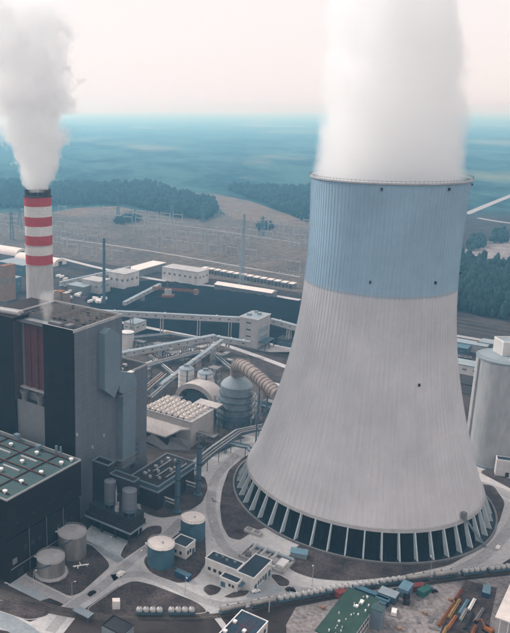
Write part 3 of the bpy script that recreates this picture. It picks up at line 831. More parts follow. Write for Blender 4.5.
def make_boiler_house():
    t = bld('boiler_house', 'towering grey and navy boiler house with open red bay at left', 'building', -244.5, 285.0)
    ZB = 108.6
    # local: x -50..0, y 0..41.4 ; the bay is x -43.5..-21.5
    m = MB(); m.box(-50, -0.0, 12, 41.4, 0, ZB); m.box(-21.5, -0.0, 0.3, 12, 0, ZB); m.build('main_block', 'grey_cladding', t)
    MB().box(-21.6, -0.0, -0.25, 0.32, 0, ZB + 1.2).build('front_cladding', 'navy_cladding', t)
    MB().box(-0.35, 0.12, -0.27, 41.4, ZB - 0.2, ZB + 1.4).build('roof_edge_trim', 'pale_grey', t)
    r = MB(); r.box(-50, -0.4, 40.9, 41.5, ZB, ZB + 1.4); r.box(-50.1, -49.5, 12, 41.5, ZB, ZB + 1.4); r.box(-21.6, -0.4, -0.27, 0.4, ZB + 1.2, ZB + 1.4); r.build('roof_edge_trim', 'pale_grey', t)
    rf = MB().box(-49.5, -0.4, 12.2, 40.8, ZB, ZB + 0.25).build('roof', 'brown_roof', t)
    MB().box(-21.0, -0.4, 0.5, 12.2, ZB, ZB + 0.25).build('roof', 'dark_roof', t)
    # rows of ridge vents
    vm = MB()
    L = 40
    vm.add([(-L / 2, -.5, 0), (L / 2, -.5, 0), (L / 2, .5, 0), (-L / 2, .5, 0), (-L / 2, -.32, .8), (L / 2, -.32, .8), (L / 2, .32, .8), (-L / 2, .32, .8)],
           [(4, 5, 6, 7), (0, 1, 5, 4), (1, 2, 6, 5), (2, 3, 7, 6), (3, 0, 4, 7)])
    v0 = vm.build('ridge_vent', 'brown_vent', t)
    for k in range(13):
        loc = (-24.5 + rnd.uniform(-2.5, 2.5), 14 + k * 2.05, ZB + 0.25)
        if k == 0: v0.location = loc
        else: again(v0, t, loc)
    hb = MB()
    for k in range(22):
        x, y = rnd.uniform(-46, -4), 14 + 2.05 * rnd.randint(0, 12); s = rnd.uniform(.4, 1.4)
        hb.box(x - s, x + s, y - .6, y + .6, ZB + 0.2, ZB + rnd.uniform(.9, 1.4))
    hb.build('vent_hoods', 'dark_roof', t)['kind'] = 'stuff'
    c = MB(); c.box(-20, -12, 2.5, 5.5, ZB + .25, ZB + 2.2); c.box(-10, -7, 4, 9, ZB + .25, ZB + 1.6); c.build('roof_plant', 'mid_grey', t)
    # left dark tower
    MB().box(-68, -43.5, -0.6, 40, 0, ZB + 0.6).build('side_tower', 'navy_cladding', t)
    p = MB(); p.tube([(-67.5, 3, ZB + 1.6), (-44.5, 6, ZB + 1.6)], 1.5, 12); p.tube([(-67.5, 7, ZB + 1.4), (-46, 10, ZB + 1.4)], 1.1, 12); p.build('roof_pipe', 'pale_grey', t, True)
    # the open bay: red tube wall at its back, grey screen below, vents on the ledge
    bay = MB().box(-43.4, -21.6, 6.2, 12.0, 60, 107).build('bay_back_wall', 'grey_panel', t)
    MB().box(-41.0, -24.0, 5.6, 6.2, 66, 106.5).build('red_panel', 'boiler_red', bay)
    for x in (-36.5, -31.0):
        MB().tube([(x, 5.3, 66.5), (x, 5.3, 105)], 0.6, 8).build('boiler_pipe', 'boiler_red', bay, True)
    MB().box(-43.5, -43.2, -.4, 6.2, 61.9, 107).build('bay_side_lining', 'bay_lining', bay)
    MB().box(-26.9, -26.3, 5.2, 5.6, 66, 106).build('bay_post', 'mid_grey', bay)
    MB().box(-43.4, -21.7, 0.9, 1.3, 0, 61.8).build('grey_screen', 'grey_panel', t)
    MB().box(-43.4, -21.7, 1.3, 6.2, 60.2, 61.0).build('ledge', 'dark_cladding', t)
    MB().box(-43.2, -21.9, 3.6, 6.2, 68.0, 68.9).build('bay_canopy', 'pale_grey', t)
    for x in (-39.5, -27.5):
        MB().lathe([(1.7, 61), (1.7, 64.0), (2.6, 66.5), (2.6, 67.3), (2.2, 67.3), (1.5, 64.2)], 24, x, 3.0).build('exhaust_vent', 'mid_grey', t, True)
    tb = MB(); tb.box(-43.4, -21.6, 1.0, 6.1, 106.9, 107.5); tb.build('bay_top_beam', 'dark_cladding', t)
    # annex behind, 74 m
    an = MB().box(-24, 0.0, 41.4, 66.6, 0, 73.2).build('annex', 'grey_cladding', t)
    parapet(MB(), -24.1, 0.1, 41.4, 66.7, 73.2, 0.45, 1.1).build('annex_parapet', 'pale_grey', an)
    MB().box(-23.5, -0.4, 42, 66, 73.2, 73.4).build('annex_roof', 'dark_roof', an)
    q = MB()
    for x, y, s in ((-15, 52, 1.6), (-9, 56, 1.2), (-6, 49, 1.0), (-18, 60, 1.4)): q.box(x - s, x + s, y - s, y + s, 73.3, 74.8)
    q.build('annex_roof_unit', 'pale_grey', an)
    # flat S-shaped duct casing on the right face
    du = bpy.data.objects.new('flue_gas_duct', None); C.objects.link(du); du.parent = t
    def slab(poly, x0, x1, nm):
        n = len(poly); mb = MB()
        mb.add([(x0, y, z) for y, z in poly] + [(x1, y, z) for y, z in poly],
               [tuple(range(n))[::-1], tuple(range(n, 2 * n))] + [(i, (i + 1) % n, (i + 1) % n + n, i + n) for i in range(n)])
        return mb.build(nm, 'duct_blue', du)
    slab([(20.4, 104.0), (25.5, 106.0), (33.8, 100.5), (33.8, 84), (33.8, 71), (29, 65.0), (20.4, 72)], 0.0, 4.2, 'upper_leg')
    slab([(33.85, 79), (47.2, 74.5), (50.2, 70.5), (50.2, 65), (36.5, 65.2), (33.85, 67)], 0.0, 4.1, 'cross_leg')
    slab([(37.5, 65.1), (50.0, 64.9), (50.0, 18), (37.5, 18)], 0.0, 3.8, 'lower_leg')
    MB().box(1.0, 4.0, 36, 48, 74.9, 75.4).build('duct_cap', 'cream_top', du)
    for z in (63.9, 20, 22, 24): MB().box(0.1, 4.8, 33.9, 50.4, z, z + .25).build('platform', 'steel', du)
    # stair landings and lamps near the foot
    fl = MB()
    for k in range(6): fl.box(0.1, 2.2, 50.6, 56, 14 + k * 3.2, 14.3 + k * 3.2)
    fl.build('stair_landing', 'steel_blue', t)
    for y, z in ((14, 39), (24, 42.5), (1.0, 51)):
        MB().box(0.1, 0.9, y - .5, y + .5, z, z + 1.6).build('wall_lamp', 'pale_grey', t)


make_boiler_house()


# ================================================================== TURBINE HALL
def make_turbine_hall():
    t = bld('turbine_hall', 'low dark turbine hall with flat teal roof and red roof pipes', 'building', -232.3, 221.6)
    Z = 44.2
    MB().box(-95, -0.6, 0.6, 53.2, 0, 23.0).build('lower_wall', 'navy_cladding', t)
    MB().box(-95, -1.4, 1.4, 53.0, 23.0, 24.6).build('window_band', 'black', t)
    MB().box(-95.3, 0, 0, 53.6, 24.6, Z).build('upper_wall', 'navy_cladding', t)
    parapet(MB(), -95.3, 0.06, -0.06, 53.66, Z, 0.35, 0.9).build('roof_trim', 'pale_grey', t)
    MB().box(-94.8, -0.4, 0.4, 53.2, Z, Z + 0.2).build('roof', 'teal_roof', t)
    # lines of dark red pipe on the roof
    for y in (5, 17, 29, 41, 50):
        MB().tube([(-92, y, Z + .7), (-3, y, Z + .7)], 0.38, 8).build('roof_pipe', 'pipe_red', t)
    for x in (-13, -31, -49, -67):
        MB().tube([(x, 3, Z + .55), (x, 51, Z + .55)], 0.34, 8).build('roof_pipe', 'pipe_red', t)
    v0 = MB(); v0.lathe([(0.6, 0), (0.6, 1.0), (1.15, 1.0), (1.15, 1.6), (0, 1.8)], 14); v0 = v0.build('roof_ventilator', 'white_paint', t)
    k = 0
    for x, y in ((-6, 5), (-7, 17), (-6, 30), (-5, 44), (-22, 9), (-24, 20), (-22, 33), (-23, 45), (-40, 17), (-40, 31), (-41, 44), (-58, 29), (-59, 43), (-75, 35), (-76, 46), (-3.5, 50)):
        loc = (x, y, Z + .2)
        if k == 0: v0.location = loc
        else: again(v0, t, loc)
        k += 1
    s0 = MB(); s0.box(-5.5, 5.5, -.45, .45, 0, .8); s0 = s0.build('skylight', 'pale_grey', t)
    k = 0
    for x, y in ((-22, 25), (-40, 24), (-40, 37), (-58, 36), (-22, 38)):
        loc = (x, y, Z + .2)
        if k == 0: s0.location = loc
        else: again(s0, t, loc)
        k += 1
    for x, y, s, h in ((-44, 52, 1.6, 3.6), (-26, 49.5, 1.4, 3.0), (-15, 51.5, .5, 5), (-12, 51.5, .4, 5.4)):
        MB().box(x - s, x + s, y - s, min(y + s, 53), Z + .2, Z + h).build('roof_unit', 'duct_blue', t)
    for y, z0 in ((8, 0), (30, 0)):
        MB().box(-0.62, -0.45, y - 2, y + 2, z0, z0 + 5).build('door', 'dark_cladding', t)
    MB().box(-0.62, -0.4, 3, 6, 9, 12).build('louvre', 'mid_grey', t)
    for y in (12, 17, 22, 36, 41, 46): MB().box(-0.62, -0.42, y - 1.3, y + 1.3, 13.5, 16.0).build('louvre', 'dark_cladding', t)
    for y in (14.5, 27, 39.5): MB().tube([(-.3, y, 0), (-.3, y, 24)], .16, 6).build('downpipe', 'mid_grey', t)
    MB().tube([(-.2, 1.5, 7.2), (-.2, 52, 7.2)], .25, 6).build('service_pipe', 'mid_grey', t)
    for y in (6, 18, 30, 44): MB().box(.0, .16, y - .9, y + .9, 30, 31.2).build('wall_vent', 'dark_cladding', t)


make_turbine_hall()


# ================================================================== SILO BLOCK beside the boiler house
def make_silo_block():
    t = bld('silo_block', 'dark block carrying two grey silos and a stair tower', 'silo block', -207.0, 284.5)
    # local x -31..0, y 0..14.5
    for x in (-29, -20, -11, -2):
        for y in (1.5, 12):
            MB().box(x - .5, x + .5, y - .5, y + .5, 0, 6).build('leg', 'dark_cladding', t)
    MB().box(-28, -3, 3, 11, 0, 6).build('under_deck_shade', 'black', t)  # black block stands in for the shade below the deck
    MB().box(-31, 0, 0, 14.5, 6.0, 6.9).build('deck', 'pale_blue', t)
    MB().box(-30.6, -.4, .4, 14.1, 6.9, 9.2).build('lower_wall', 'dark_cladding', t)
    MB().box(-29, -1.2, 1.6, 13.6, 9.2, 13.6).build('upper_wall', 'dark_cladding', t)
    MB().box(-28.7, -1.5, 1.9, 13.3, 13.6, 13.75).build('roof', 'slate_roof', t)
    st = MB().box(-31.3, -20.5, 7.4, 13.4, 6.9, 36).build('stair_tower', 'dark_cladding', t)
    parapet(MB(), -31.4, -20.4, 7.3, 13.5, 36, .35, .8).build('parapet', 'duct_blue', st)
    MB().box(-30.9, -20.9, 7.8, 13.0, 36, 36.1).build('roof', 'black', st)
    hd = MB().box(-20.4, -4.6, 8.8, 14.0, 22, 31).build('head_house', 'dark_cladding', t)
    parapet(MB(), -20.5, -4.5, 8.7, 14.1, 31, .35, .7).build('parapet', 'duct_blue', hd)
    for x, r, zt in ((-18.0, 3.3, 29.0), (-5.2, 3.9, 28.0)):
        y = 6.0
        sl = MB().lathe([(r, 16.2), (r, zt), (r * .5, zt + .9), (0.01, zt + 1.0)], 32, x, y).build('silo', 'grey_cladding', t, True)
        MB().lathe([(r * .45, 13.7), (r, 16.2)], 24, x, y).build('hopper', 'dark_cladding', sl, True)
        for k in range(6):
            a = 2 * pi * k / 6
            MB().beam((x + (r - .2) * cos(a), y + (r - .2) * sin(a), 13.7), (x + (r - .2) * cos(a), y + (r - .2) * sin(a), 17), .35).build('leg', 'steel_blue', sl)
        MB().lathe([(r + .02, 17.2), (r + .3, 17.2), (r + .3, 17.6), (r + .02, 17.6)], 32, x, y).build('ring', 'steel_blue', sl)
    pp = MB(); pp.tube([(-13.5, 5.5, 14), (-13.5, 5.5, 22), (-16, 8.5, 26)], .4, 8); pp.tube([(-11.8, 5.0, 14), (-11.8, 5.0, 19)], .5, 8); pp.build('filling_pipe', 'pale_grey', t, True)
    MB().box(-12.8, -10.8, 3.2, 4.6, 14, 17).build('control_cabinet', 'pale_grey', t)


make_silo_block()


# ================================================================== TANKS
def storage_tank(label, x, y, r, h, wall, top, seg=48, base=None, stair=True):
    t = thing('storage_tank', label, 'tank', (x, y))
    MB().lathe([(r, 0.05), (r, h)], seg).build('shell', wall, t, True)
    MB().lathe([(r + .12, h - .15), (r + .12, h + .12), (0.01, h + .12 + r * .06)], seg).build('roof', top, t, True)
    rl = MB()
    for z in (h + .7, h + 1.15): rl.lathe([(r - .1, z), (r, z), (r, z + .06), (r - .1, z + .06), (r - .1, z)], seg)
    for k in range(24):
        a = 2 * pi * k / 24; rl.beam(((r - .05) * cos(a), (r - .05) * sin(a), h), ((r - .05) * cos(a), (r - .05) * sin(a), h + 1.2), .07)
    rl.build('railing', 'pale_grey', t)
    MB().lathe([(.5, h + .2), (.5, h + 1.1), (0.01, h + 1.2)], 12, .8, -.5).build('manhole', 'pale_grey', t)
    if stair:
        s = MB()
        for k in range(40):
            a = radians(150) + k * .055; z = .3 + (h - .2) * k / 39
            s.box((r + .45) * cos(a) - .35, (r + .45) * cos(a) + .35, (r + .45) * sin(a) - .35, (r + .45) * sin(a) + .35, z, z + .12)
        s.build('spiral_stair', 'steel_blue', t)
        MB().box(-r - 1.2, -r + .8, -.3 - .6, .6, h + .05, h + .2).build('landing', 'pale_grey', t)
    if base:
        MB().cyl(0, 0, r + 1.6, 0, 1.0, 12).build('plinth', base, t)
    return t


storage_tank('blue tank with cream top, nearer of the blue pair', 26.8, 336.2, 6.8, 11.0, 'tank_blue', 'cream_top')
storage_tank('blue tank with cream top behind the small white pump house', 45.4, 360.6, 6.5, 11.0, 'tank_blue', 'cream_top')
storage_tank('short bare steel tank on a pale plinth by the turbine hall', -27.6, 327.6, 6.9, 9.0, 'steel', 'pale_grey', base='pale_grey')
storage_tank('taller steel tank at the foot of the turbine hall', -17.9, 344.3, 7.3, 12.6, 'steel', 'pale_grey')
p = thing('pipe_manifold', 'white pipe manifold beside the taller steel tank', 'pipework', (-13.1, 332.4), radians(10))
m = MB(); m.tube([(-4, 0, .8), (4, .6, .8)], .35, 8); m.tube([(0, 0, .8), (-.3, 3, .8)], .3, 8); m.tube([(-1.5, 0, .8), (-1.8, -2, .8)], .3, 8); m.build('pipe', 'white_paint', p, True)
for x in (-3, 3): MB().box(x - .3, x + .3, -.3, .5, .1, .6).build('support', 'pale_grey', p)


# ================================================================== WHITE HOUSES
def window_row(parent, axis, fixed, lo, hi, n, z0, z1, w, sign):
    """n windows on a wall; each a dark pane set in a pale frame"""
    for k in range(n):
        c = lo + (hi - lo) * (k + .5) / n
        f = MB(); g = MB()
        if axis == 'x':   # wall runs along x, y = fixed, facing sign*y
            f.box(c - w / 2 - .15, c + w / 2 + .15, fixed, fixed + sign * .08, z0 - .15, z1 + .15) if sign > 0 else f.box(c - w / 2 - .15, c + w / 2 + .15, fixed - .08, fixed, z0 - .15, z1 + .15)
            g.box(c - w / 2, c + w / 2, fixed - (.13 if sign < 0 else 0), fixed + (.13 if sign > 0 else 0), z0, z1)
        else:
            f.box(fixed - (.08 if sign < 0 else 0), fixed + (.08 if sign > 0 else 0), c - w / 2 - .15, c + w / 2 + .15, z0 - .15, z1 + .15)
            g.box(fixed - (.13 if sign < 0 else 0), fixed + (.13 if sign > 0 else 0), c - w / 2, c + w / 2, z0, z1)
        fo = f.build('window', 'pale_grey', parent)
        g.build('pane', 'glass', fo)


def block(parent, x0, x1, y0, y1, z, wall='white_wall', roof='slate_roof', trim='white_paint', nm='wall'):
    w = MB().box(x0, x1, y0, y1, 0, z).build(nm, wall, parent)
    parapet(MB(), x0 - .08, x1 + .08, y0 - .08, y1 + .08, z, .4, .55).build('parapet', trim, w)
    MB().box(x0 + .3, x1 - .3, y0 + .3, y1 - .3, z, z + .12).build('roof', roof, w)
    return w


t = bld('office_building', 'white office of three joined blocks with dark blue roofs', 'building', -143.0, 283.2)
block(t, -21.5, -4.2, 5.2, 13.0, 7.4)
block(t, -4.2, 5.0, 5.0, 24.2, 7.0)
block(t, -10.3, -0.9, 0.0, 5.0, 4.4)
window_row(t, 'x', 5.2, -20.5, -11.5, 3, 2.0, 3.6, 1.5, -1)
window_row(t, 'x', 0.0, -5.8, -2.2, 2, 1.6, 3.0, 1.1, -1)
window_row(t, 'y', 5.0, 9, 16, 3, 1.4, 3.4, 1.2, 1)
MB().box(-9.6, -7.2, -.12, .0, 0, 2.6).build('door', 'tank_blue', t)
MB().box(5.0, 5.14, 6, 8.2, 0, 3.0).build('door', 'tank_blue', t)
for y in (17.5, 21.5): MB().box(5.0, 5.14, y - 1.1, y + 1.1, 0, 3.2).build('door', 'tank_blue', t)
for x, y in ((-18, 10), (-12, 9.6), (-8, 10.5), (-15, 11)):
    MB().box(x - .6, x + .6, y - .5, y + .5, 7.5, 8.5).build('roof_unit', 'duct_blue', t)
MB().box(-.95, 0.6, .8, 4.9, 3.0, 3.3).build('door_canopy', 'tank_blue', t)

t = bld('pump_house', 'small white pump house with dark roof between the blue tanks', 'building', -177.4, 291.1)
block(t, -9, 0, 0, 9.3, 6.6)
window_row(t, 'y', 0.0, 1.0, 5.5, 2, 2.2, 4.2, 1.3, 1)
window_row(t, 'x', 0.0, -7.5, -1.5, 2, 2.0, 3.6, 1.2, -1)
MB().box(0, .14, 6.3, 8.3, 0, 3.0).build('door', 'tank_blue', t)

t = bld('flat_roofed_house', 'white-rimmed house with dark roof and red roof lines at bottom edge', 'building', *AB((68.7, 279.9)))
block(t, -12.6, 0, -22, 0, 8.0)
window_row(t, 'y', 0.0, -20, -1.0, 5, 4.4, 6.2, 1.5, 1)
window_row(t, 'y', 0.0, -20, -1.0, 5, 1.2, 3.0, 1.5, 1)
for x in (-4, -7): MB().box(x - .1, x + .1, -18, -3, 8.12, 8.25).build('roof_line', 'container_red', t)
MB().box(-10, -3, -9, -8.75, 8.12, 8.26).build('roof_line', 'container_red', t)
for x, y in ((-11, -9), (-5, -12), (-11.2, -17)): MB().box(x - .7, x + .7, y - .9, y + .9, 8.1, 9.0).build('roof_unit', 'white_paint', t)

t = bld('dark_shed', 'small black-roofed shed at the bottom left edge', 'building', *AB((6.2, 275.5)))
block(t, -11, 0, 0, 8.5, 4.5, 'pale_blue', 'dark_roof', 'dark_cladding')
MB().box(0, .14, 2, 4.4, 0, 3).build('door', 'steel_blue', t)
t = bld('blue_canopy', 'pale blue flat canopy beside the rail siding', 'canopy', *AB((-8.5, 289.1)))
MB().box(-9, 0, 0, 4.2, 2.8, 3.1).build('roof', 'pale_blue', t)
for x in (-8.6, -.4):
    for y in (.4, 3.8): MB().box(x - .15, x + .15, y - .15, y + .15, 0, 2.8).build('post', 'steel_blue', t)

# green-roofed hall
t = bld('green_roofed_hall', 'pale hall under a wide green roof dotted with white vents', 'building', *AB((121.8, 295.7)))
LH, WH, ZH = 38.0, 14.2, 7.6      # y -LH..0, x -WH..0
w = MB().box(-WH + .3, -.3, -LH + .3, -.3, 0, ZH).build('wall', 'white_wall', t)
rf = MB().box(-WH, 0, -LH, 0, ZH, ZH + .45).build('roof', 'green_roof', t)
for k in range(24):
    y = rnd.uniform(-LH + 3, -2); x = -WH * .5 + rnd.gauss(0, 2.6); q = rnd.uniform(.12, .3)
    MB().box(x - q, x + q, y - q * 1.4, y + q * 1.4, ZH + .45, ZH + .5 + rnd.uniform(.4, 1.0)).build('roof_vent', 'white_paint', rf)
MB().box(-6, -4.6, -9, -6.4, ZH + .45, ZH + 1.4).build('roof_unit', 'white_paint', rf)
MB().box(-6.6, -5.4, -12.5, -11, ZH + .45, ZH + 1.3).build('roof_unit', 'white_paint', rf)
window_row(t, 'y', -.3, -LH + 2, -12, 9, 4.3, 6.1, 1.7, 1)
window_row(t, 'y', -.3, -LH + 2, -12, 9, 1.1, 2.9, 1.7, 1)
window_row(t, 'x', -LH + .3, -WH + 1.5, -1.5, 4, 4.3, 6.1, 1.8, -1)
tw = MB().box(-.2, 4.6, -11, -6, 0, 9.4).build('stair_wing', 'duct_blue', t)
MB().box(-.3, 4.8, -11.2, -5.8, 9.4, 9.7).build('roof', 'teal_roof', tw)

# white hall at the lower right corner
t = bld('white_hall', 'white flat-roofed hall cut off by the lower right edge', 'building', *AB((167.3, 283.2)))
MB().box(.3, 30, .3, 33, 0, 7.6).build('wall', 'pale_grey', t)
MB().box(0, 30.4, 0, 33.4, 7.6, 8.1).build('roof', 'cream_top', t)
for k in range(9): MB().box(2 + k * 3.2, 2.4 + k * 3.2, .12, .3, .1, 7.5).build('wall_rib', 'white_paint', t)
for k in range(8): MB().box(.12, .3, 2 + k * 4, 2.4 + k * 4, .1, 7.5).build('wall_rib', 'white_paint', t)

t = thing('white_annex', 'white low building at the foot of the right-hand silo', 'building', (240.5, 430.1), radians(-20))
block(t, 0, 22, 0, 6, 10.5, 'white_wall', 'slate_roof')
MB().box(5.5, 7.5, -.14, 0, 0, 3).build('door', 'dark_cladding', t)
window_row(t, 'x', 0.0, 10, 20, 3, 5, 7, 1.5, -1)



# ================================================================== LOW FILTER HALL AND STEEL STACKS (a -236..-215.5, b 322..362, z 15)
t = bld('filter_hall', 'low dark hall with white cornice and rows of roof units', 'building', -215.4, 322.0)
MB().box(-20.2, -0.6, 0.6, 39.4, 0, 11.2).build('wall', 'dark_cladding', t)
MB().box(-20.9, 0.0, 0.0, 40.0, 11.2, 12.2).build('cornice', 'pale_blue', t)
w = MB().box(-20.5, -.4, .4, 39.6, 12.2, 14.6).build('upper_wall', 'steel_blue', t)
parapet(MB(), -20.6, -.3, .3, 39.7, 14.6, .4, .8).build('parapet', 'pale_blue', w)
MB().box(-20.1, -.8, .8, 39.2, 14.6, 14.75).build('roof', 'dark_roof', w)
for x in (-15.5, -10.5, -5.5):
    for k in range(5):
        y = 8 + k * 6 + rnd.uniform(-1.5, 1.5)
        if rnd.random() < .2: continue
        s = rnd.uniform(.5, 1.1)
        MB().box(x - s, x + s, y - s * .8, y + s * .8, 14.75, 15.6 + rnd.random()).build('roof_unit', 'pale_grey', t)
for x, y0, y1 in ((-13, 14, 33), (-8, 10, 24), (-3, 12, 34)):
    MB().tube([(x, y0, 15.5), (x, y1, 15.5)], .3, 8).build('roof_duct', 'pale_grey', t)
for y in (8, 20, 32): MB().box(-.62, -.42, y - 2, y + 2, 0, 4.5).build('door', 'steel_blue', t)

for k, (pos, lab, h) in enumerate((((39.3, 385.8), 'tall blue-grey steel stack in front of the filter hall', 31.5), ((53.4, 405.4), 'tall blue-grey steel stack at the filter hall corner by the pipe bridge', 31.4))):
    t = thing('steel_stack', lab, 'stack', pos, GR, 'steel stacks')
    MB().lathe([(1.5, .1), (1.5, h), (1.3, h), (1.3, h - 2)], 24).build('shaft', 'steel_blue', t, True)
    MB().lathe([(2.6, .05), (2.6, .9), (1.5, 1.3)], 24).build('foot', 'steel_blue', t, True)
    for z in (10, 20, h - 1.2): MB().lathe([(1.5, z), (1.75, z), (1.75, z + .35), (1.5, z + .35)], 24).build('ring', 'dark_cladding', t)
    MB().tube([(-1.2, 0, 6.5), (-8.5, 0, 6.5)], .55, 10).build('inlet_pipe', 'pale_grey', t, True)
    MB().tube([(-1.2, 1.2, 3.6), (-8.5, 1.2, 3.6)], .45, 10).build('inlet_pipe', 'pale_grey', t, True)


# ================================================================== FAN BUILDING (a -283..-245, b 405..434, z 18.5)
t = bld('fan_building', 'grey hall with rows of white fan units covering its roof', 'building', -245.3, 405.0)
w = MB().box(-40, 0, 0, 29, 0, 18.0).build('wall', 'warm_grey', t)
MB().box(-40.2, .2, -.2, 29.2, 18.0, 18.4).build('roof', 'pale_grey', w)
fu = MB(); fu.box(-1.3, 1.3, -1.9, 1.9, 0, 1.3); fu.lathe([(1.1, 1.3), (1.1, 2.1), (.9, 2.1), (.9, 1.6), (.01, 1.6)], 14, 0, .2); fu = fu.build('fan_unit', 'cream_top', t)
k = 0
for i in range(8):
    for j in range(6):
        loc = (-37 + i * 4.6 + rnd.uniform(-.3, .3), 2.8 + j * 4.7 + rnd.uniform(-.2, .2), 18.4)
        if k == 0: fu.location = loc
        else: again(fu, t, loc, rnd.choice((0, pi)))
        k += 1
for i in range(7): MB().box(-34.9 + i * 4.6, -34.5 + i * 4.6, .5, 28.5, 18.4, 18.9).build('walkway', 'dark_cladding', t)
MB().box(-.02, .12, 10, 13, 8, 8.6).build('wall_louvre', 'white_paint', t)
# folded apron roof along the front; a dark-coloured block under it paints the shade
m = MB(); m.add([(-44, -11.5, 8.5), (-13, -11.5, 8.5), (-6, -4, 13), (0, 0, 13.6), (-44, 0, 13.6), (-44, -11.5, 7.6), (-13, -11.5, 7.6), (-6, -4, 12), (0, 0, 12.6), (-44, 0, 12.6)],
              [(0, 1, 2, 3, 4), (9, 8, 7, 6, 5), (0, 5, 6, 1), (1, 6, 7, 2), (2, 7, 8, 3), (3, 8, 9, 4), (4, 9, 5, 0)])
m.build('apron_roof', 'warm_grey', t)
MB().box(-43, -12, -10.5, -.1, 0, 7.5).build('apron_shade', 'dark_cladding', t)
m = MB(); m.add([(-24, -11.6, 7.4), (-6, -5, 7.4), (0, -.2, 5), (2, -4, 0), (-14, -14, 0), (-30, -14, 3)], [(0, 1, 2, 3, 4, 5)]); m.add([(-30, -14, 2.9), (-14, -14, -.1), (2, -4, -.1), (0, -.2, 4.9), (-6, -5, 7.3), (-24, -11.6, 7.3)], [(0, 1, 2, 3, 4, 5)])
m.build('chute_roof', 'mid_grey', t)
# bent light canopy at the far end
m = MB(); P_ = [(29.0, 19.6), (38, 19.8), (44, 14.5), (44, 13.6), (38, 18.9), (29.0, 18.7)]; n_ = len(P_)
m.add([(-16, y, z) for y, z in P_] + [(2, y, z) for y, z in P_], [tuple(range(n_))[::-1], tuple(range(n_, 2 * n_))] + [(i, (i + 1) % n_, (i + 1) % n_ + n_, i + n_) for i in range(n_)])
m.build('bent_canopy', 'warm_grey', t)
fr = MB()
for x in (-15, -6, 1.5):
    for y in (34, 42): fr.beam((x, y, 0), (x, y, 15), .6)
    for z in (5, 10): fr.beam((x, 34, z), (x, 42, z), .4); fr.beam((x, 34, z - 5), (x, 42, z), .3)
for y in (34, 42):
    for z in (5, 10, 14): fr.beam((-15, y, z), (1.5, y, z), .4)
fr.build('canopy_frame', 'steel_blue', t)

# arched hood behind it
t = bld('arched_hood', 'pale arched hood spanning a dark lattice opening', 'duct', -283.0, 470.0)
prof = []
for i in range(15):
    a = pi * i / 14; prof.append((-18 * cos(a), 17.5 * sin(a) ** .8))
m = MB(); k = len(prof); vs = [(x, 0, z) for x, z in prof] + [(x, 16, z) for x, z in prof] + [(x * .8, 0, z * .78) for x, z in prof] + [(x * .8, 16, z * .78) for x, z in prof]
fs = [(i, i + 1, k + i + 1, k + i) for i in range(k - 1)] + [(2 * k + i, 3 * k + i, 3 * k + i + 1, 2 * k + i + 1) for i in range(k - 1)] + [(i, 2 * k + i, 2 * k + i + 1, i + 1) for i in range(k - 1)] + [(k + i, k + i + 1, 3 * k + i + 1, 3 * k + i) for i in range(k - 1)]
m.add(vs, fs); m.build('hood', 'warm_grey', t, True)
fr = MB()
for x in (-12, -6, 0, 6, 12):
    h = 13.6 * (1 - (x / 14.4) ** 2) ** .4; fr.beam((x, 3, 0), (x, 3, h), .5); fr.beam((x, 3, 0), (x + 5, 3, h * .8), .35)
for z in (4, 8): fr.beam((-13, 3, z), (13, 3, z), .4)
fr.build('lattice', 'steel_blue', t)
MB().box(-12, 12, 8, 12, 0, 9).build('fan_casing', 'absorber_blue', t)

# pair of white silos
for x, y, h, lab in ((62.3, 568.0, 21.5, 'left of the two white ribbed silos behind the arched hood'), (76.5, 561.5, 20.5, 'right of the two white ribbed silos beside the absorber')):
    t = thing('white_silo', lab, 'silo', (x, y), 0, 'white silos')
    MB().lathe([(6.2, 0), (6.2, h)], 40).build('shell', 'white_wall', t, True)
    MB().lathe([(6.3, h), (5.6, h + 1.2), (3, h + 2.2), (.01, h + 2.5)], 40).build('roof', 'pale_blue', t, True)
    for z in (3.5, 7, 10.5, 14, 17.5): MB().lathe([(6.2, z), (6.4, z), (6.4, z + .4), (6.2, z + .4)], 40).build('hoop', 'pale_grey', t)
    MB().box(-2, 2, -1, 1, h + 1.8, h + 4).build('filter_box', 'pale_blue', t)
    MB().box(-.5, .5, -6.9, -6.3, 0, h + 1).build('ladder', 'steel_blue', t)

# ================================================================== ABSORBER AND FLUE GAS DUCT
AX, AY = 92.5, 512.5
t = thing('absorber', 'blue-grey absorber tower with a domed top and pipe galleries', 'tank', (AX, AY))
MB().lathe([(12.6, 0), (12.6, 5), (11.6, 6), (11.6, 27), (10.6, 29.5)], 56).build('shell', 'absorber_blue', t, True)
MB().lathe([(11.4, 29.3), (9.5, 31.8), (5.5, 35.0), (5.0, 36.5)], 56).build('dome', 'pale_blue', t, True)
for z in (8, 13, 18, 23): MB().lathe([(11.6, z), (12.3, z), (12.3, z + .5), (11.6, z + .5)], 56).build('stiffening_ring', 'steel_blue', t)
MB().lathe([(11.6, 5.8), (14.2, 5.8), (14.2, 6.3), (11.6, 6.3)], 56).build('gallery', 'steel_blue', t)
for k in range(7):
    z0 = 9 + k * 2.6; a = radians(-42 + (k % 2) * 9)
    MB().tube([(11 * cos(a), 11 * sin(a), z0 + 2), (15.5 * cos(a), 15.5 * sin(a), z0 + 2), (16.8 * cos(a - .25), 16.8 * sin(a - .25), z0)], .75, 8).build('spray_pipe', 'pale_grey', t, True)
for k in range(5):
    a = radians(-60 + k * 16); MB().tube([(17 * cos(a), 17 * sin(a), .2), (17 * cos(a), 17 * sin(a), 10 + 3 * k)], .7, 8).build('riser_pipe', 'absorber_blue', t, True)
fr = MB()
for k in range(14):
    a = 2 * pi * k / 14; fr.beam((14 * cos(a), 14 * sin(a), 0), (14 * cos(a), 14 * sin(a), 6.2), .6)
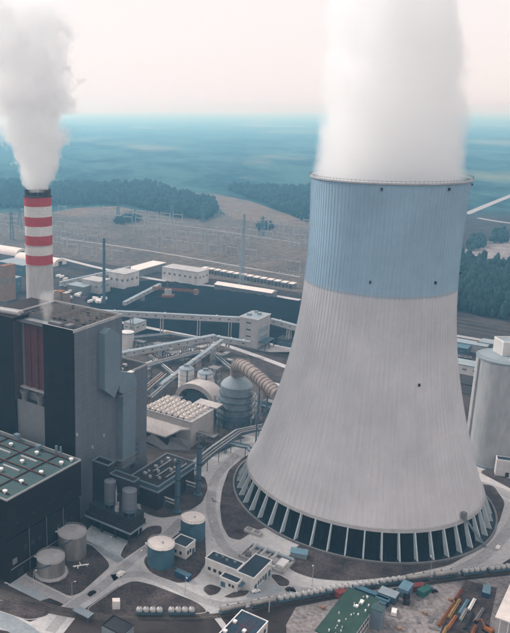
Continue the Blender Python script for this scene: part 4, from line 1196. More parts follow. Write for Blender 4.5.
fr.build('support_frame', 'steel_blue', t)

t = thing('flue_gas_pipe', 'thick ribbed brown duct bending from the absorber into the cooling tower', 'duct', (AX, AY))
p3 = []
ex, ey, ez = 104.3 - AX, 455.0 - AY, 46.0         # where it meets the tower shell
b0 = Vector((0, 0, 35.5)); b1 = Vector((-3.5, -6, 50.0)); b2 = Vector((-1.5, -20, 52.5)); b3 = Vector((ex * .45, ey * .7, 50.5))
for i in range(13):
    q = i / 12; p3.append(tuple(b0 * (1 - q) ** 3 + b1 * 3 * q * (1 - q) ** 2 + b2 * 3 * q * q * (1 - q) + b3 * q ** 3))
for i in range(1, 9): p3.append((b3.x + (ex * 1.25 - b3.x) * i / 8, b3.y + (ey * 1.08 - b3.y) * i / 8, b3.z + (ez - 0.5 - b3.z) * i / 8))
m = MB().tube(p3, 4.3, 28); m.build('pipe', 'pipe_brown', t, True)
P3 = [Vector(q) for q in p3]
for i in range(1, len(P3) - 1):
    d = (P3[i + 1] - P3[i - 1]).normalized()
    MB().tube([P3[i] - d * .3, P3[i] + d * .3], 4.65, 28).build('rib', 'pipe_brown', t, True)
for i in (15, 18):
    c = P3[i]; m = MB()
    for s in (-3.4, 3.4): m.beam((c.x + s, c.y, 0), (c.x + s * .8, c.y, c.z - 3), .7)
    for z in (8, 16, 24, 32): m.beam((c.x - 3.4, c.y, z), (c.x + 3.4, c.y, z + 6), .4)
    m.build('trestle', 'steel_blue', t)

# ================================================================== PIPE BRIDGE
def pipe_bridge(label, pts, z, n, mats, group='pipe bridges'):
    t = thing('pipe_bridge', label, 'pipe bridge', (pts[0][0], pts[0][1]), 0, group)
    o = pts[0]
    L = [(p[0] - o[0], p[1] - o[1]) for p in pts]
    for k in range(n):
        off = (k - (n - 1) / 2) * 1.3; q = []
        for i, p in enumerate(L):
            d = Vector((L[min(i + 1, len(L) - 1)][0] - L[max(i - 1, 0)][0], L[min(i + 1, len(L) - 1)][1] - L[max(i - 1, 0)][1])).normalized()
            q.append((p[0] - d.y * off, p[1] + d.x * off, z + .6 + (.7 if k % 2 else 0)))
        MB().tube(q, .42, 8).build('pipe', mats[k % len(mats)], t, True)
    for i in range(len(L) - 1):
        a, b = Vector(L[i]), Vector(L[i + 1]); d = (b - a); ln = d.length; d.normalize(); m_ = max(1, int(ln / 12))
        w = n * .65 + .4
        for s in (-1, 1):
            MB().beam((a.x - d.y * w * s, a.y + d.x * w * s, z - .2), (b.x - d.y * w * s, b.y + d.x * w * s, z - .2), .35, .9).build('girder', 'steel_blue', t)
        for k in range(m_ + (i == len(L) - 2)):
            c = a + d * (ln * k / m_); m = MB()
            for s in (-1, 1): m.beam((c.x - d.y * w * s, c.y + d.x * w * s, 0), (c.x - d.y * w * s, c.y + d.x * w * s, z - .1), .4)
            m.beam((c.x - d.y * w, c.y + d.x * w, z - .4), (c.x + d.y * w, c.y - d.x * w, z - .4), .4)
            m.build('trestle', 'steel_blue', t)


pipe_bridge('wide pipe bridge with pale pipes running behind the steel stacks', [(50.5, 424.3), (68.7, 451.1), (88.6, 477.8), (106.5, 486.2), (135.7, 498.4)], 8, 5, ['pale_grey', 'steel', 'steel_blue'])
pipe_bridge('teal pipe bridge reaching the left side of the cooling tower', [(78.2, 462.4), (91.6, 456.3), (94.6, 444.4)], 7, 2, ['pale_blue', 'steel_blue'])
pipe_bridge('pipe bridge in the yard behind the fan building', [(32.7, 545.7), (61.1, 605.1), (100.4, 677.6)], 6, 3, ['pale_grey', 'pale_blue'])
pipe_bridge('pipe bridge beside the absorber behind the tower', [(107.6, 537.5), (124.0, 525.5), (145.9, 510.4)], 6, 4, ['pale_blue', 'steel_blue'])

pipe_bridge('pipe bridge along the near side of the middle conveyor', [(17.3, 602.3), (45.8, 628.3), (83.9, 656.4)], 7, 4, ['pale_grey', 'steel', 'pale_blue'])
pipe_bridge('low pipe bridge crossing the pipe yard towards the white silos', [(38.4, 651.0), (50.3, 618.2), (59.5, 588.4)], 5, 3, ['steel', 'pale_grey'])
pipe_bridge('pipe bridge from the transfer tower towards the absorber', [(95.2, 659.5), (102.8, 625.9), (109.0, 600.2)], 6, 3, ['pale_grey', 'steel_blue'])
pipe_bridge('pipe bridge between the boiler house and the fan building', [(24.9, 544.3), (35.4, 568.2), (46.6, 591.7)], 9, 4, ['pale_grey', 'rust', 'steel'])
pipe_bridge('pipe bridge running along the road before the coal yard', [(22.0, 706.5), (61.8, 720.0), (93.8, 699.9)], 5, 3, ['pale_grey', 'pale_blue'])

def steel_frame(label, p, lx, ly, h, rz=GR):
    """open multi-deck steel structure with pipes"""
    t = thing('pipe_scaffold', label, 'steelwork', p, rz, 'open steel frames')
    nl = max(2, int(h / 5))
    for x in (-lx / 2, 0, lx / 2):
        for y in (-ly / 2, ly / 2): MB().beam((x, y, 0), (x, y, h), .45).build('post', 'steel_blue', t)
    for k in range(1, nl + 1):
        z = h * k / nl
        MB().box(-lx / 2, lx / 2, -ly / 2, ly / 2, z - .3, z - .1).build('deck', 'mid_grey', t)
        rl_ = MB()
        for a_, b_ in (((-lx / 2, -ly / 2), (lx / 2, -ly / 2)), ((lx / 2, -ly / 2), (lx / 2, ly / 2))): rl_.beam((*a_, z + 1), (*b_, z + 1), .14)
        rl_.build('handrail', 'pale_grey', t)
        MB().beam((-lx / 2, -ly / 2, z - h / nl), (0, -ly / 2, z - .3), .3).build('brace', 'steel_blue', t)
        MB().beam((lx / 2, -ly / 2, z - h / nl), (lx / 2, ly / 2, z - .3), .3).build('brace', 'steel_blue', t)
    for k in range(3):
        x = -lx / 2 + lx * (k + .5) / 3; MB().tube([(x, -ly / 2 + .8, .2), (x, -ly / 2 + .8, h * .8), (x, ly / 2, h * .8)], .4, 8).build('pipe', ('pale_grey', 'steel', 'rust')[k], t, True)


for q, lx, ly, h, lab in (((84.9, 524.7), 9, 7, 16, 'open steel frame on the near side of the absorber'), ((102.7, 520.9), 10, 6, 13, 'open steel frame between absorber and cooling tower'), ((66.6, 472.8), 14, 5, 9, 'low steel frame beside the fan building wall'),
                          ((51.5, 532.4), 8, 6, 12, 'steel frame between arched hood and fan building'), ((48.4, 666.1), 12, 8, 12, 'steel frame in the yard right of the annex top'), ((58.1, 649.0), 9, 9, 10, 'steel frame beside the left white silo'),
                          ((86.9, 583.1), 8, 8, 18, 'steel frame between the white silos and the absorber'), ((99.4, 649.0), 14, 7, 8, 'long low steel frame near the duct elbow'), ((31.1, 592.5), 8, 6, 14, 'steel frame close behind the boiler house annex'), ((77.9, 666.1), 12, 6, 9, 'steel frame under the slanting conveyor'),
                          ((122.0, 532.4), 10, 6, 9, 'steel frame behind the left flank of the tower'), ((30.8, 684.1), 10, 6, 9, 'steel frame by the white tank')):
    steel_frame(lab, q, lx, ly, h)

# pump pits beside the tower basin
t = thing('pump_station', 'open pump station with grey pumps beside the tower basin', 'pump station', (80.5, 338.5), radians(-38))
MB().box(-12, 12, -7, 7, 0, .5).build('slab', 'concrete', t)
for x in (-9, -3, 3):
    pm = MB().lathe([(1.6, 0.5), (1.6, 2.2), (1.0, 3.2), (.01, 3.5)], 20, x, -3).build('pump', 'mid_grey', t, True)
    MB().tube([(x, -3, 2.4), (x, 6.5, 2.4)], .75, 10).build('pipe', 'pale_grey', pm, True)
MB().tube([(-11, 5.4, 2.0), (12, 5.4, 2.0)], .9, 12).build('header_pipe', 'pale_blue', t, True)
for x0, x1, y0, y1 in ((-12, -11.5, -7, 7), (11.5, 12, -7, 7), (-12, 12, -7, -6.5), (-12, 12, 6.6, 7), (-6.2, -5.8, -7, 7), (-.2, .2, -7, 7)): MB().box(x0, x1, y0, y1, .5, 1.8).build('pit_wall', 'pale_grey', t)
MB().box(7, 11, -5, 2, .5, 3.2).build('switch_cabin', 'white_wall', t)
t = thing('valve_chamber', 'pale rectangular valve chamber on the soil by the tower', 'chamber', (78.2, 363.8), radians(-38))
MB().box(-4.5, 4.5, -2, 2, 0, 1.6).build('wall', 'pale_grey', t)
for x in (-2.2, 2.2): MB().box(x - 1.6, x + 1.6, -1.4, 1.4, 1.6, 1.75).build('cover', 'mid_grey', t)
t = thing('intake_hut', 'pale blue hut on the apron at the tower foot', 'hut', (97.5, 342.1), radians(-20))
MB().box(-4, 4, -2.5, 2.5, 0, 2.6).build('wall', 'pale_blue', t); MB().box(-4.3, 4.3, -2.8, 2.8, 2.6, 2.9).build('roof', 'container_sky', t)

# ================================================================== CONVEYORS, TRANSFER TOWER
def conveyor(label, p, q, z0, z1, w, h, legs, wall='pale_grey', roof='pale_blue'):
    t = thing('conveyor_gallery', label, 'conveyor', p)
    a = Vector((0, 0, z0)); b = Vector((q[0] - p[0], q[1] - p[1], z1)); d = (b - a); ln = d.length
    g = MB().beam(a, b, w, h).build('gallery', wall, t)
    dn = d.normalized(); up = Vector((0, 0, 1)); sd = dn.cross(up).normalized()
    MB().beam(a + up * (h / 2 + .15), b + up * (h / 2 + .15), w + .6, .3).build('roof', roof, g)
    for k in range(max(2, int(ln / 9))):
        c = a + d * ((k + .5) / max(2, int(ln / 9)))
        MB().beam(c + sd * (w / 2 + .02) - dn * .9 + up * .4, c + sd * (w / 2 + .02) + dn * .9 + up * .4, .12, .9).build('window', 'glass', g)
    for k in range(3): 
        c = a + d * ((k + .5) / 3) + up * (h / 2 + .3); MB().box(c.x - .7, c.x + .7, c.y - .7, c.y + .7, c.z, c.z + .9).build('roof_vent', 'white_paint', g)
    for f in legs:
        c = a + d * f; m = MB(); zt = c.z - h / 2
        dl = Vector((dn.x, dn.y, 0)).normalized()
        for s in (-1, 1):
            for e in (-1.2, 1.2):
                bs = c + sd * (w / 2 + .6) * s + dl * e; tp = c + sd * (w / 2 - .3) * s + dl * e
                m.beam((bs.x, bs.y, 0), (tp.x, tp.y, zt), .55)
        nb = max(2, int(zt / 4))
        for i in range(nb):
            za, zb = zt * i / nb, zt * (i + 1) / nb
            for e in (-1.2, 1.2):
                l_ = c + sd * (w / 2) + dl * e; r_ = c - sd * (w / 2) + dl * e
                m.beam((l_.x, l_.y, za), (r_.x, r_.y, zb), .35); m.beam((r_.x, r_.y, za), (l_.x, l_.y, zb), .35); m.beam((l_.x, l_.y, zb), (r_.x, r_.y, zb), .35)
        m.build('trestle', 'pale_grey', t)
    return t


conveyor('long upper conveyor gallery crossing before the coal yard to the transfer tower', (-17.6, 747.9), (132.7, 717.6), 20, 20, 4.6, 5.0, (.28, .48, .72, .92))
conveyor('conveyor gallery leaving the transfer tower towards the cooling tower', (159.3, 714.0), (203.3, 666.6), 20, 18, 4.6, 5.0, (.33, .8))
conveyor('middle conveyor gallery running over the yard to the transfer tower foot', (2.4, 630.3), (100.4, 680.1), 11, 14, 4.6, 4.5, (.15, .45, .7, .95))
conveyor('short low gallery joining the transfer tower', (98.6, 680.2), (130.9, 667.7), 13, 11, 5.0, 4.5, (.4,))
conveyor('slanting conveyor gallery over the pipe yard', (41.9, 570.9), (103.6, 657.9), 6, 17, 3.0, 3.2, (.3, .6, .85))
conveyor('far inclined conveyor at the left beyond the boiler house', (-59.7, 939.4), (30.3, 997.5), 6, 14, 4.0, 4.0, (.3, .7))
conveyor('pale conveyor along the coal yard near the mast', (19.0, 839.8), (64.4, 908.3), 5, 11, 4.0, 4.0, (.5,))

t = bld('transfer_tower', 'square pale transfer tower with three small dark windows', 'building', -309.4, 622.8)
w = MB().box(-18.5, 0, 0, 26, 2, 30).build('wall', 'pale_grey', t)
MB().box(-18.9, .4, -.4, 26.4, 30, 30.8).build('cornice', 'white_paint', w)
MB().box(-18.3, -.2, .2, 25.8, 30.8, 31.0).build('roof', 'pale_blue', w)
for x, y, s in ((-13, 8, 1.8), (-6, 15, 1.4), (-12, 20, 1.2)): MB().box(x - s, x + s, y - s, y + s, 31, 33).build('roof_unit', 'pale_blue', w)
MB().box(-18.7, .2, -.2, 26.2, 0, 2).build('plinth', 'mid_grey', t)
for z in (12, 18.5, 25):
    f = MB().box(-11.5, -6.5, -.14, 0, z, z + 1.3).build('window', 'glass', w)
    MB().box(-11.8, -6.2, -.2, 0, z - .3, z).build('sill', 'white_paint', f)
for z in (8, 16): MB().box(0, .15, 3, 22, z, z + 4.5).build('side_panel', 'pale_blue', w)
MB().box(0.1, 7, 4, 24, 7.5, 8.2).build('side_platform', 'steel_blue', t)
for y in (5, 14, 23): MB().box(6.2, 6.8, y - .3, y + .3, 0, 7.5).build('platform_leg', 'steel_blue', t)

# ================================================================== COAL YARD
def heap(label, poly, h, name='coal_pile', mat_='coal', slope=0.8, seed=0, step=9):
    """stockpile with sloping flanks and a rough flat top"""
    r = random.Random(seed)
    o = poly[0]; xs = [p[0] for p in poly]; ys = [p[1] for p in poly]

    def edge(x, y):
        d = 1e9
        for i in range(len(poly)):
            a, b = poly[i - 1], poly[i]; vx, vy = b[0] - a[0], b[1] - a[1]
            q = max(0, min(1, ((x - a[0]) * vx + (y - a[1]) * vy) / (vx * vx + vy * vy)))
            d = min(d, hypot(x - a[0] - vx * q, y - a[1] - vy * q))
        return d if inside((x, y), poly) else -d
    nx = int((max(xs) - min(xs)) / step) + 2; ny = int((max(ys) - min(ys)) / step) + 2
    vs = []; 
    for j in range(ny):
        for i in range(nx):
            x, y = min(xs) + i * step, min(ys) + j * step; e = edge(x, y)
            z = -0.4 if e < 0 else min(h * (.82 + .18 * sin(x * .021) * cos(y * .034)), e * slope) + r.uniform(0, .5)
            vs.append((x - o[0], y - o[1], z))
    fs = [(j * nx + i, j * nx + i + 1, (j + 1) * nx + i + 1, (j + 1) * nx + i) for j in range(ny - 1) for i in range(nx - 1) if max(vs[q][2] for q in (j * nx + i, j * nx + i + 1, (j + 1) * nx + i + 1, (j + 1) * nx + i)) > -.3]
    m = MB(); m.add(vs, fs); ob = m.build(name, mat_); ob.location = (o[0], o[1], 0)
    ob.data.polygons.foreach_set('use_smooth', [True] * len(ob.data.polygons))
    return tag(ob, label, 'coal pile')


struct('coal_yard', MB().prism([(-27.7, 877.8), (12.8, 736.8), (73.7, 740.3), (127.1, 696.6), (199.9, 649.0), (256.4, 849.4), (191.7, 918.6), (125.1, 951.6), (56.6, 986.8), (-9.3, 951.6)], -.3, .025), 'coal', 'black ground of the coal yard')
heap('long black coal pile filling the yard behind the transfer tower', [(107.6, 897.8), (49.9, 863.4), (11.6, 797.4), (56.1, 781.4), (94.8, 747.5), (151.4, 712.8), (208.1, 678.0), (246.5, 814.1), (184.7, 882.7), (132.7, 913.3)], 10, seed=1)
heap('smaller coal pile before the long white shed', [(15.9, 929.3), (54.1, 940.3), (75.2, 968.9), (117.4, 940.3), (102.5, 918.6), (39.2, 887.7)], 6, seed=2)
heap('low dark heap on the left of the coal yard', [(-22.0, 840.3), (0.8, 858.7), (16.8, 840.3), (5.2, 805.7), (-14.4, 797.4)], 5, seed=3)

t = thing('stacker_reclaimer', 'rusty brown stacker reclaimer with long boom on the coal', 'machine', (*(70.3, 857.0), 9.0), radians(-10))
MB().box(-7, 7, -5, 5, 0, 2.5).build('bogie', 'rust', t)
MB().box(-4, 4, -3, 3, 2.5, 9).build('cabin', 'pale_grey', t)
m = MB()
for s in (-1.4, 1.4):
    m.beam((-14, s, 9), (32, s, 7), .7); m.beam((-14, s, 11), (30, s, 9.2), .5)
    for k in range(11): m.beam((-14 + k * 4.2, s, 9 - k * .18), (-11.9 + k * 4.2, s, 11 - k * .2), .35)
m.build('boom', 'rust', t)
MB().tube([(32, -1.6, 7), (32, 1.6, 7)], 3.4, 16).build('bucket_wheel', 'tan_brick', t)
m = MB(); m.beam((0, 0, 9), (-2, 0, 19), .8); m.beam((-2, 0, 19), (28, 0, 9), .25); m.beam((-2, 0, 19), (-14, 0, 10), .25); m.build('mast', 'rust', t)
MB().box(-18, -12, -2.4, 2.4, 8, 12).build('counterweight', 'tan_brick', t)

# ================================================================== MASTS
def lattice_mast(label, p, h, w, group=None, mat_='pale_blue', arms=()):
    t = thing('lattice_mast', label, 'mast', p, 0.3, group)
    legs = MB()
    for sx in (-1, 1):
        for sy in (-1, 1):
            MB().beam((sx * w, sy * w, 0), (sx * w * .35, sy * w * .35, h), .55).build('leg', mat_, t)
    br = MB(); n = int(h / 5)
    for i in range(n):
        a0, a1 = i / n, (i + 1) / n; w0, w1 = w * (1 - .65 * a0), w * (1 - .65 * a1)
        for (x0, y0), (x1, y1) in (((-1, -1), (1, -1)), ((1, -1), (1, 1)), ((1, 1), (-1, 1)), ((-1, 1), (-1, -1))):
            br.beam((x0 * w0, y0 * w0, h * a0), (x1 * w1, y1 * w1, h * a1), .35); br.beam((x1 * w0, y1 * w0, h * a0), (x0 * w1, y0 * w1, h * a1), .35)
    br.build('bracing', mat_, t)
    for z, l in arms: MB().beam((-l, 0, z), (l, 0, z), .6, .8).build('cross_arm', mat_, t)
    MB().box(-1.2, 1.2, -1.2, 1.2, h, h + 1).build('platform', mat_, t)
    return t


lattice_mast('slim tall lattice mast standing by the row of small sheds', (172.2, 957.3), 91, 2.6, arms=((80, 4), (72, 3)))
t = thing('steel_chimney', 'slender blue-grey steel chimney beyond the boiler house roof', 'stack', (-3.8, 854.0))
MB().lathe([(1.9, 0), (1.5, 78), (1.2, 78), (1.2, 76)], 20).build('shaft', 'steel_blue', t, True)
for z in (25, 50, 74): MB().lathe([(1.7, z), (2.6, z), (2.6, z + .4), (1.7, z + .4)], 20).build('gallery', 'steel_blue', t)

# ================================================================== SWITCHYARD
gan0 = None
def gantry(loc, first=[None]):
    if first[0] is None:
        t = thing('switchyard_gantry', 'pale steel switchyard gantry standing in a row on the brown field', 'gantry', loc, GR, 'switchyard gantries')
        for x in (-11, 11):
            m = MB(); m.beam((x - 1.3, 0, 0), (x, 0, 15), .5); m.beam((x + 1.3, 0, 0), (x, 0, 15), .5); m.beam((x, 0, 12), (x, 0, 18), .4)
            m.build('post', 'pale_grey', t)
        MB().beam((-11.5, 0, 14), (11.5, 0, 14), .7, 1.0).build('crossbeam', 'pale_grey', t)
        for x in (-6, 0, 6): MB().beam((x, 0, 11.2), (x, 0, 13.6), .45).build('insulator', 'pale_blue', t)
        first[0] = t; return
    dup(first[0], loc, GR + rnd.uniform(-.02, .02))


A0, B0 = AB((-72.9, 1156.6)); A1, B1 = AB((391.6, 1465.8))
cnt = 0
eq = MB()
rg = random.Random(11)
inner = inset(sw_poly, 12)
for bi in range(40):
    b = 800 + bi * 22
    dense = random.Random(bi * 7 + 3)
    runs = [(dense.uniform(-1250, -300), dense.uniform(90, 260)) for _ in range(3)]
    a = -1260.0
    while a < -250:
        a += rg.uniform(3.0, 5.0)
        q = W(a, b + rg.uniform(-1.2, 1.2))
        if not any(r0 < a < r0 + ln for r0, ln in runs): continue
        if not inside(q, inner): continue
        h = rg.uniform(1.0, 3.2); s_ = rg.uniform(.2, .6)
        eq.box(q[0] - s_, q[0] + s_, q[1] - s_, q[1] + s_, 0, h)
    if bi % 2 == 0:
        for ai in range(32):
            a = -1250 + ai * 30
            if any(r0 < a < r0 + ln for r0, ln in runs) and inside(W(a, b + 8), inner) and cnt < 220:
                gantry(W(a, b + 8)); cnt += 1
tag(eq.build('switchgear', 'pale_grey'), 'rows of small pale switchgear dotted over the brown switchyard', 'switchgear', kind='stuff')
for p, lab, h in (((21.4, 1519.4), 'dark lattice pylon left of the tree clump in the switchyard', 45), ((134.1, 1576.8), 'dark lattice pylon before the left-hand wood', 42), ((191.4, 1519.4), 'dark lattice pylon at the wood corner', 40), ((-164.6, 1304.0), 'pale lattice pylon at the far left edge', 48), ((-168.7, 1465.8), 'smaller lattice pylon behind the one at the far left edge', 44), ((275.5, 1346.6), 'lattice pylon right of the slim tall mast', 34)):
    lattice_mast(lab, p, h, 3.2, 'pylons', 'steel_blue', ((h * .62, 9), (h * .78, 12), (h * .94, 8)))

# row of small sheds
sh = None
for k in range(14):
    q = ((135.8, 1037.9)[0] + ((233.9, 940.3)[0] - (135.8, 1037.9)[0]) * k / 13, (135.8, 1037.9)[1] + ((233.9, 940.3)[1] - (135.8, 1037.9)[1]) * k / 13)
    nth = ('first', 'second', 'third', 'fourth', 'fifth', 'sixth', 'seventh', 'eighth', 'ninth', 'tenth', 'eleventh', 'twelfth', 'thirteenth', 'fourteenth')[k]
    lab = nth + ' white-roofed transformer shed from the left in the far row'
    if sh is None:
        sh = thing('transformer_shed', lab, 'shed', q, GR, 'row of transformer sheds')
        MB().box(-3.4, 3.4, -5, 5, 0, 6).build('wall', 'mid_grey', sh); MB().box(-3.8, 3.8, -5.4, 5.4, 6, 6.7).build('roof', 'cream_top', sh); MB().box(-1.4, 1.4, -5.1, -5, 0, 4).build('door', 'dark_cladding', sh)
    else: dup(sh, q, GR, lab)


def shed(label, p, lx, ly, h, wall='pale_grey', roof='cream_top', name='shed', rz=GR, group=None, pitched=False):
    t = thing(name, label, 'building', p, rz, group)
    w = MB().box(-lx / 2, lx / 2, -ly / 2, ly / 2, 0, h).build('wall', wall, t)
    if pitched:
        m = MB(); x, y = lx / 2 + .4, ly / 2 + .4
        m.add([(-x, -y, h), (x, -y, h), (x, y, h), (-x, y, h), (-x, 0, h + ly * .16), (x, 0, h + ly * .16)], [(0, 1, 5, 4), (2, 3, 4, 5), (1, 2, 5), (3, 0, 4), (3, 2, 1, 0)]); m.build('roof', roof, t)
    else:
        MB().box(-lx / 2 - .4, lx / 2 + .4, -ly / 2 - .4, ly / 2 + .4, h, h + .7).build('roof', roof, t)
    n = max(2, int(lx / 8))
    for k in range(n): MB().box(-lx / 2 + lx * (k + .3) / n, -lx / 2 + lx * (k + .7) / n, -ly / 2 - .12, -ly / 2, h * .5, h * .66).build('window', 'mid_grey', t)
    n = max(2, int(ly / 8))
    for k in range(n): MB().box(lx / 2, lx / 2 + .12, -ly / 2 + ly * (k + .3) / n, -ly / 2 + ly * (k + .7) / n, h * .5, h * .66).build('window', 'mid_grey', t)
    return t


shed('long white shed beyond the coal yard', (102.4, 980.8), 56, 26, 17, 'white_wall', 'pale_grey')
shed('square white building behind the coal heap with a pale roof', (21.4, 951.6), 26, 30, 19, 'white_wall', 'pale_grey')
shed('grey box building left of the square white one', (-14.1, 923.9), 28, 22, 15, 'pale_grey', 'pale_grey')
shed('long pale roof reaching back from the square white building', (53.8, 1037.9), 22, 66, 9, 'mid_grey', 'cream_top')
shed('long cream-roofed store at the far edge of the coal', (169.7, 913.3), 78, 16, 7, 'mid_grey', 'cream_top', pitched=True)
shed('tan brick tower building left of the chimney', (-117.9, 877.8), 9, 18, 42, 'tan_brick', 'rust')
shed('slim tan brick tower just beside the chimney foot', (-55.3, 863.4), 9, 9, 14, 'tan_brick', 'rust')
shed('second slim tan brick tower right of the chimney foot', (-48.2, 861.0), 7, 8, 13, 'tan_brick', 'warm_grey')
shed('blue-grey plant hall at the far left edge', (-139.4, 929.3), 60, 30, 18, 'steel_blue', 'pale_blue')
shed('blue-roofed hall behind the tan brick tower', (-124.1, 1037.9), 50, 30, 14, 'steel_blue', 'pale_blue')
shed('grey hall between the chimney and the slender steel chimney', (-33.8, 918.6), 26, 18, 9, 'mid_grey', 'pale_blue')
shed('low pale shed by the transfer tower foot', (173.8, 699.8), 18, 12, 6, 'steel_blue', 'dark_roof')
shed('orange-roofed hut on the far left of the coal yard', (51.9, 923.9), 8, 6, 5, 'pale_grey', 'orange')
shed('yellow-brown hut between the two conveyors', (61.4, 726.3), 9, 5, 4, 'tan_brick', 'yellow')
shed('white building behind the roof of the boiler house annex', (28.4, 751.1), 14, 20, 9, 'white_wall', 'pale_blue')

# barrel roofs far left
for k, (p, lab) in enumerate((((-163.5, 1190.4), 'long cream barrel-roofed store at the far left edge'), ((-99.6, 1109.2), 'cream barrel-roofed store behind the chimney'))):
    t = thing('barrel_store', lab, 'building', p, radians(-38), 'barrel stores')
    m = MB(); K = 12; vs = []
    for x in (-40, 40):
        for i in range(K + 1):
            a = pi * i / K; vs.append((x, -14 * cos(a), 10 * sin(a) ** .85))
    m.add(vs, [(i, i + 1, K + 2 + i, K + 1 + i) for i in range(K)] + [tuple(range(K + 1))[::-1], tuple(range(K + 1, 2 * K + 2))])
    m.build('roof', 'cream_top', t, True)
    MB().box(39.9, 40.2, -4, 4, 0, 6).build('door', 'dark_cladding', t)

# white tank beside the annex
t = thing('white_tank', 'white cylindrical tank just right of the boiler house top', 'tank', (18.6, 687.2))
MB().lathe([(6.5, 0), (6.5, 17), (.01, 18)], 32).build('shell', 'white_wall', t, True)
MB().lathe([(6.5, 16), (6.9, 16), (6.9, 17.1), (6.5, 17.1)], 32).build('rim', 'pale_blue', t)

# cluttered pipe yard: sheds, small tanks, racks
yc = 0
YARD_POLY = [(39.9, 678.0), (93.2, 693.4), (116.5, 678.0), (111.1, 622.1), (94.4, 632.6), (63.0, 643.4), (34.3, 574.1)]
small = None
for k in range(34):
    p = (rg.uniform(20, 130), rg.uniform(560, 720))
    if not inside(p, YARD_POLY): continue
    if small is None or rg.random() < .0:
        small = thing('yard_shed', 'small pale-roofed shed in the cluttered pipe yard behind the fan building', 'shed', p, GR, 'small sheds in the pipe yard')
        MB().box(-3, 3, -2, 2, 0, 3).build('wall', 'mid_grey', small); MB().box(-3.3, 3.3, -2.3, 2.3, 3, 3.4).build('roof', 'pale_grey', small); MB().box(-.7, .7, -2.1, -2, 0, 2.2).build('door', 'rust', small)
    else: dup(small, p, GR + rg.choice((0, pi / 2)))
    yc += 1
dk = None
for k in range(70):
    p = (rg.uniform(20, 130), rg.uniform(560, 720))
    if not inside(p, YARD_POLY): continue
    if dk is None:
        dk = thing('yard_container', 'dark rusty container among the sheds of the pipe yard', 'container', p, GR, 'dark containers in the pipe yard')
        MB().box(-3.2, 3.2, -1.3, 1.3, 0, 2.7).build('body', 'rust', dk); MB().box(-3.25, 3.25, -1.35, 1.35, 2.7, 2.8).build('roof', 'dark_cladding', dk)
    else: dup(dk, p, GR + rg.choice((0, pi / 2)))
# left yard beyond the boiler house, right of the chimney
lk = None
for k in range(90):
    p = (rg.uniform(-110, 10), rg.uniform(800, 1010))
    if not inside(p, [(-62.6, 868.1), (5.4, 849.4), (-8.9, 908.1), (6.1, 963.1), (-51.9, 1037.9), (-72.3, 1011.8)]): continue
    if lk is None:
        lk = thing('parked_trailer', 'small pale trailer parked in the far yard right of the chimney', 'trailer', p, GR, 'trailers in the far yard')
        MB().box(-4, 4, -1.3, 1.3, 1.1, 3.8).build('box_body', 'white_paint', lk); MB().box(-3.6, 3.6, -1.0, 1.0, .6, 1.1).build('chassis', 'black', lk)
        for x in (-2.6, 2.6): MB().tube([(x, -1.2, .5), (x, 1.2, .5)], .5, 10).build('wheel', 'tyre', lk)
    else: dup(lk, p, GR + rg.choice((0, pi / 2)))

# ================================================================== RIGHT-HAND SILO
t = thing('concrete_silo', 'large pale concrete silo with a box house on top at the right edge', 'silo', (249.5, 452.5))
MB().lathe([(17, 0), (17, 69)], 64).build('shell', 'silo_concrete', t, True)
MB().lathe([(17.3, 69), (17.3, 70.2), (.01, 70.6)], 64).build('roof', 'pale_blue', t, True)
MB().box(-2.6, 4.4, -14.6, -8.5, 70, 78.5).build('head_house', 'white_paint', t)
MB().box(-2.9, 4.7, -14.9, -8.2, 78.5, 79).build('head_house_roof', 'pale_grey', t)
hh = MB().box(-3, 16, 0, 12, 70, 79).build('roof_house', 'white_wall', t)
MB().box(-2.4, 15.4, .6, 11.4, 79, 79.15).build('roof', 'pale_blue', hh)
parapet(MB(), -3.1, 16.1, -.1, 12.1, 79, .5, .8).build('parapet', 'white_paint', hh)
rl = MB()
for z in (70.9, 71.5): rl.lathe([(16.6, z), (16.7, z), (16.7, z + .08), (16.6, z + .08), (16.6, z)], 64)
rl.build('railing', 'steel_blue', t)
a_ = radians(195); MB().box(-17.9, -17.0, -1, 1, 0, 69).build('ladder_shaft', 'pale_grey', t)
MB().lathe([(17.6, 0), (17.6, 1.4), (17, 1.4)], 64).build('plinth', 'pale_blue', t)

# buildings behind, between tower and silo
shed('orange-roofed hut on the right beside the far railway', (353.0, 684.1), 8, 6, 7, 'orange', 'orange')
shed('white-edged low hall behind the right-hand silo', (341.7, 684.1), 30, 12, 7, 'pale_grey', 'pale_blue')
shed('flat blue-roofed hall right of the tower behind the silo', (309.8, 622.1), 26, 16, 8, 'white_wall', 'pale_blue')
shed('second flat hall right of the tower, nearer the silo', (286.7, 578.6), 20, 12, 7, 'mid_grey', 'dark_roof')
shed('blue hall at the tower edge below the railway', (327.7, 678.0), 18, 14, 6, 'steel_blue', 'tank_blue')
shed('low hall with pale roof along the right-hand road', (366.9, 678.0), 34, 14, 8, 'mid_grey', 'pale_blue')
for k, p in enumerate(((319.6, 651.8), (322.8, 649.0))):
    t = thing('round_tank', ('left' , 'right')[k] + ' of two small dark round tanks beside the tower edge', 'tank', p, 0, 'small dark tanks')
    MB().lathe([(3, 0), (3, 5), (.01, 5.6)], 24).build('shell', 'dark_cladding', t, True); MB().lathe([(3.1, 4.6), (3.3, 4.6), (3.3, 5.1), (3.1, 5.1)], 24).build('rim', 'pale_grey', t)



# ================================================================== WAGONS
def bogies(t, xs, group=None):
    for x in xs:
        b = MB().box(x - 1.5, x + 1.5, -1.0, 1.0, .45, .95).build('bogie', 'black', t)
        for dx in (-.9, .9): MB().tube([(x + dx, -.85, .46), (x + dx, .85, .46)], .46, 12).build('wheel', 'rail', b)


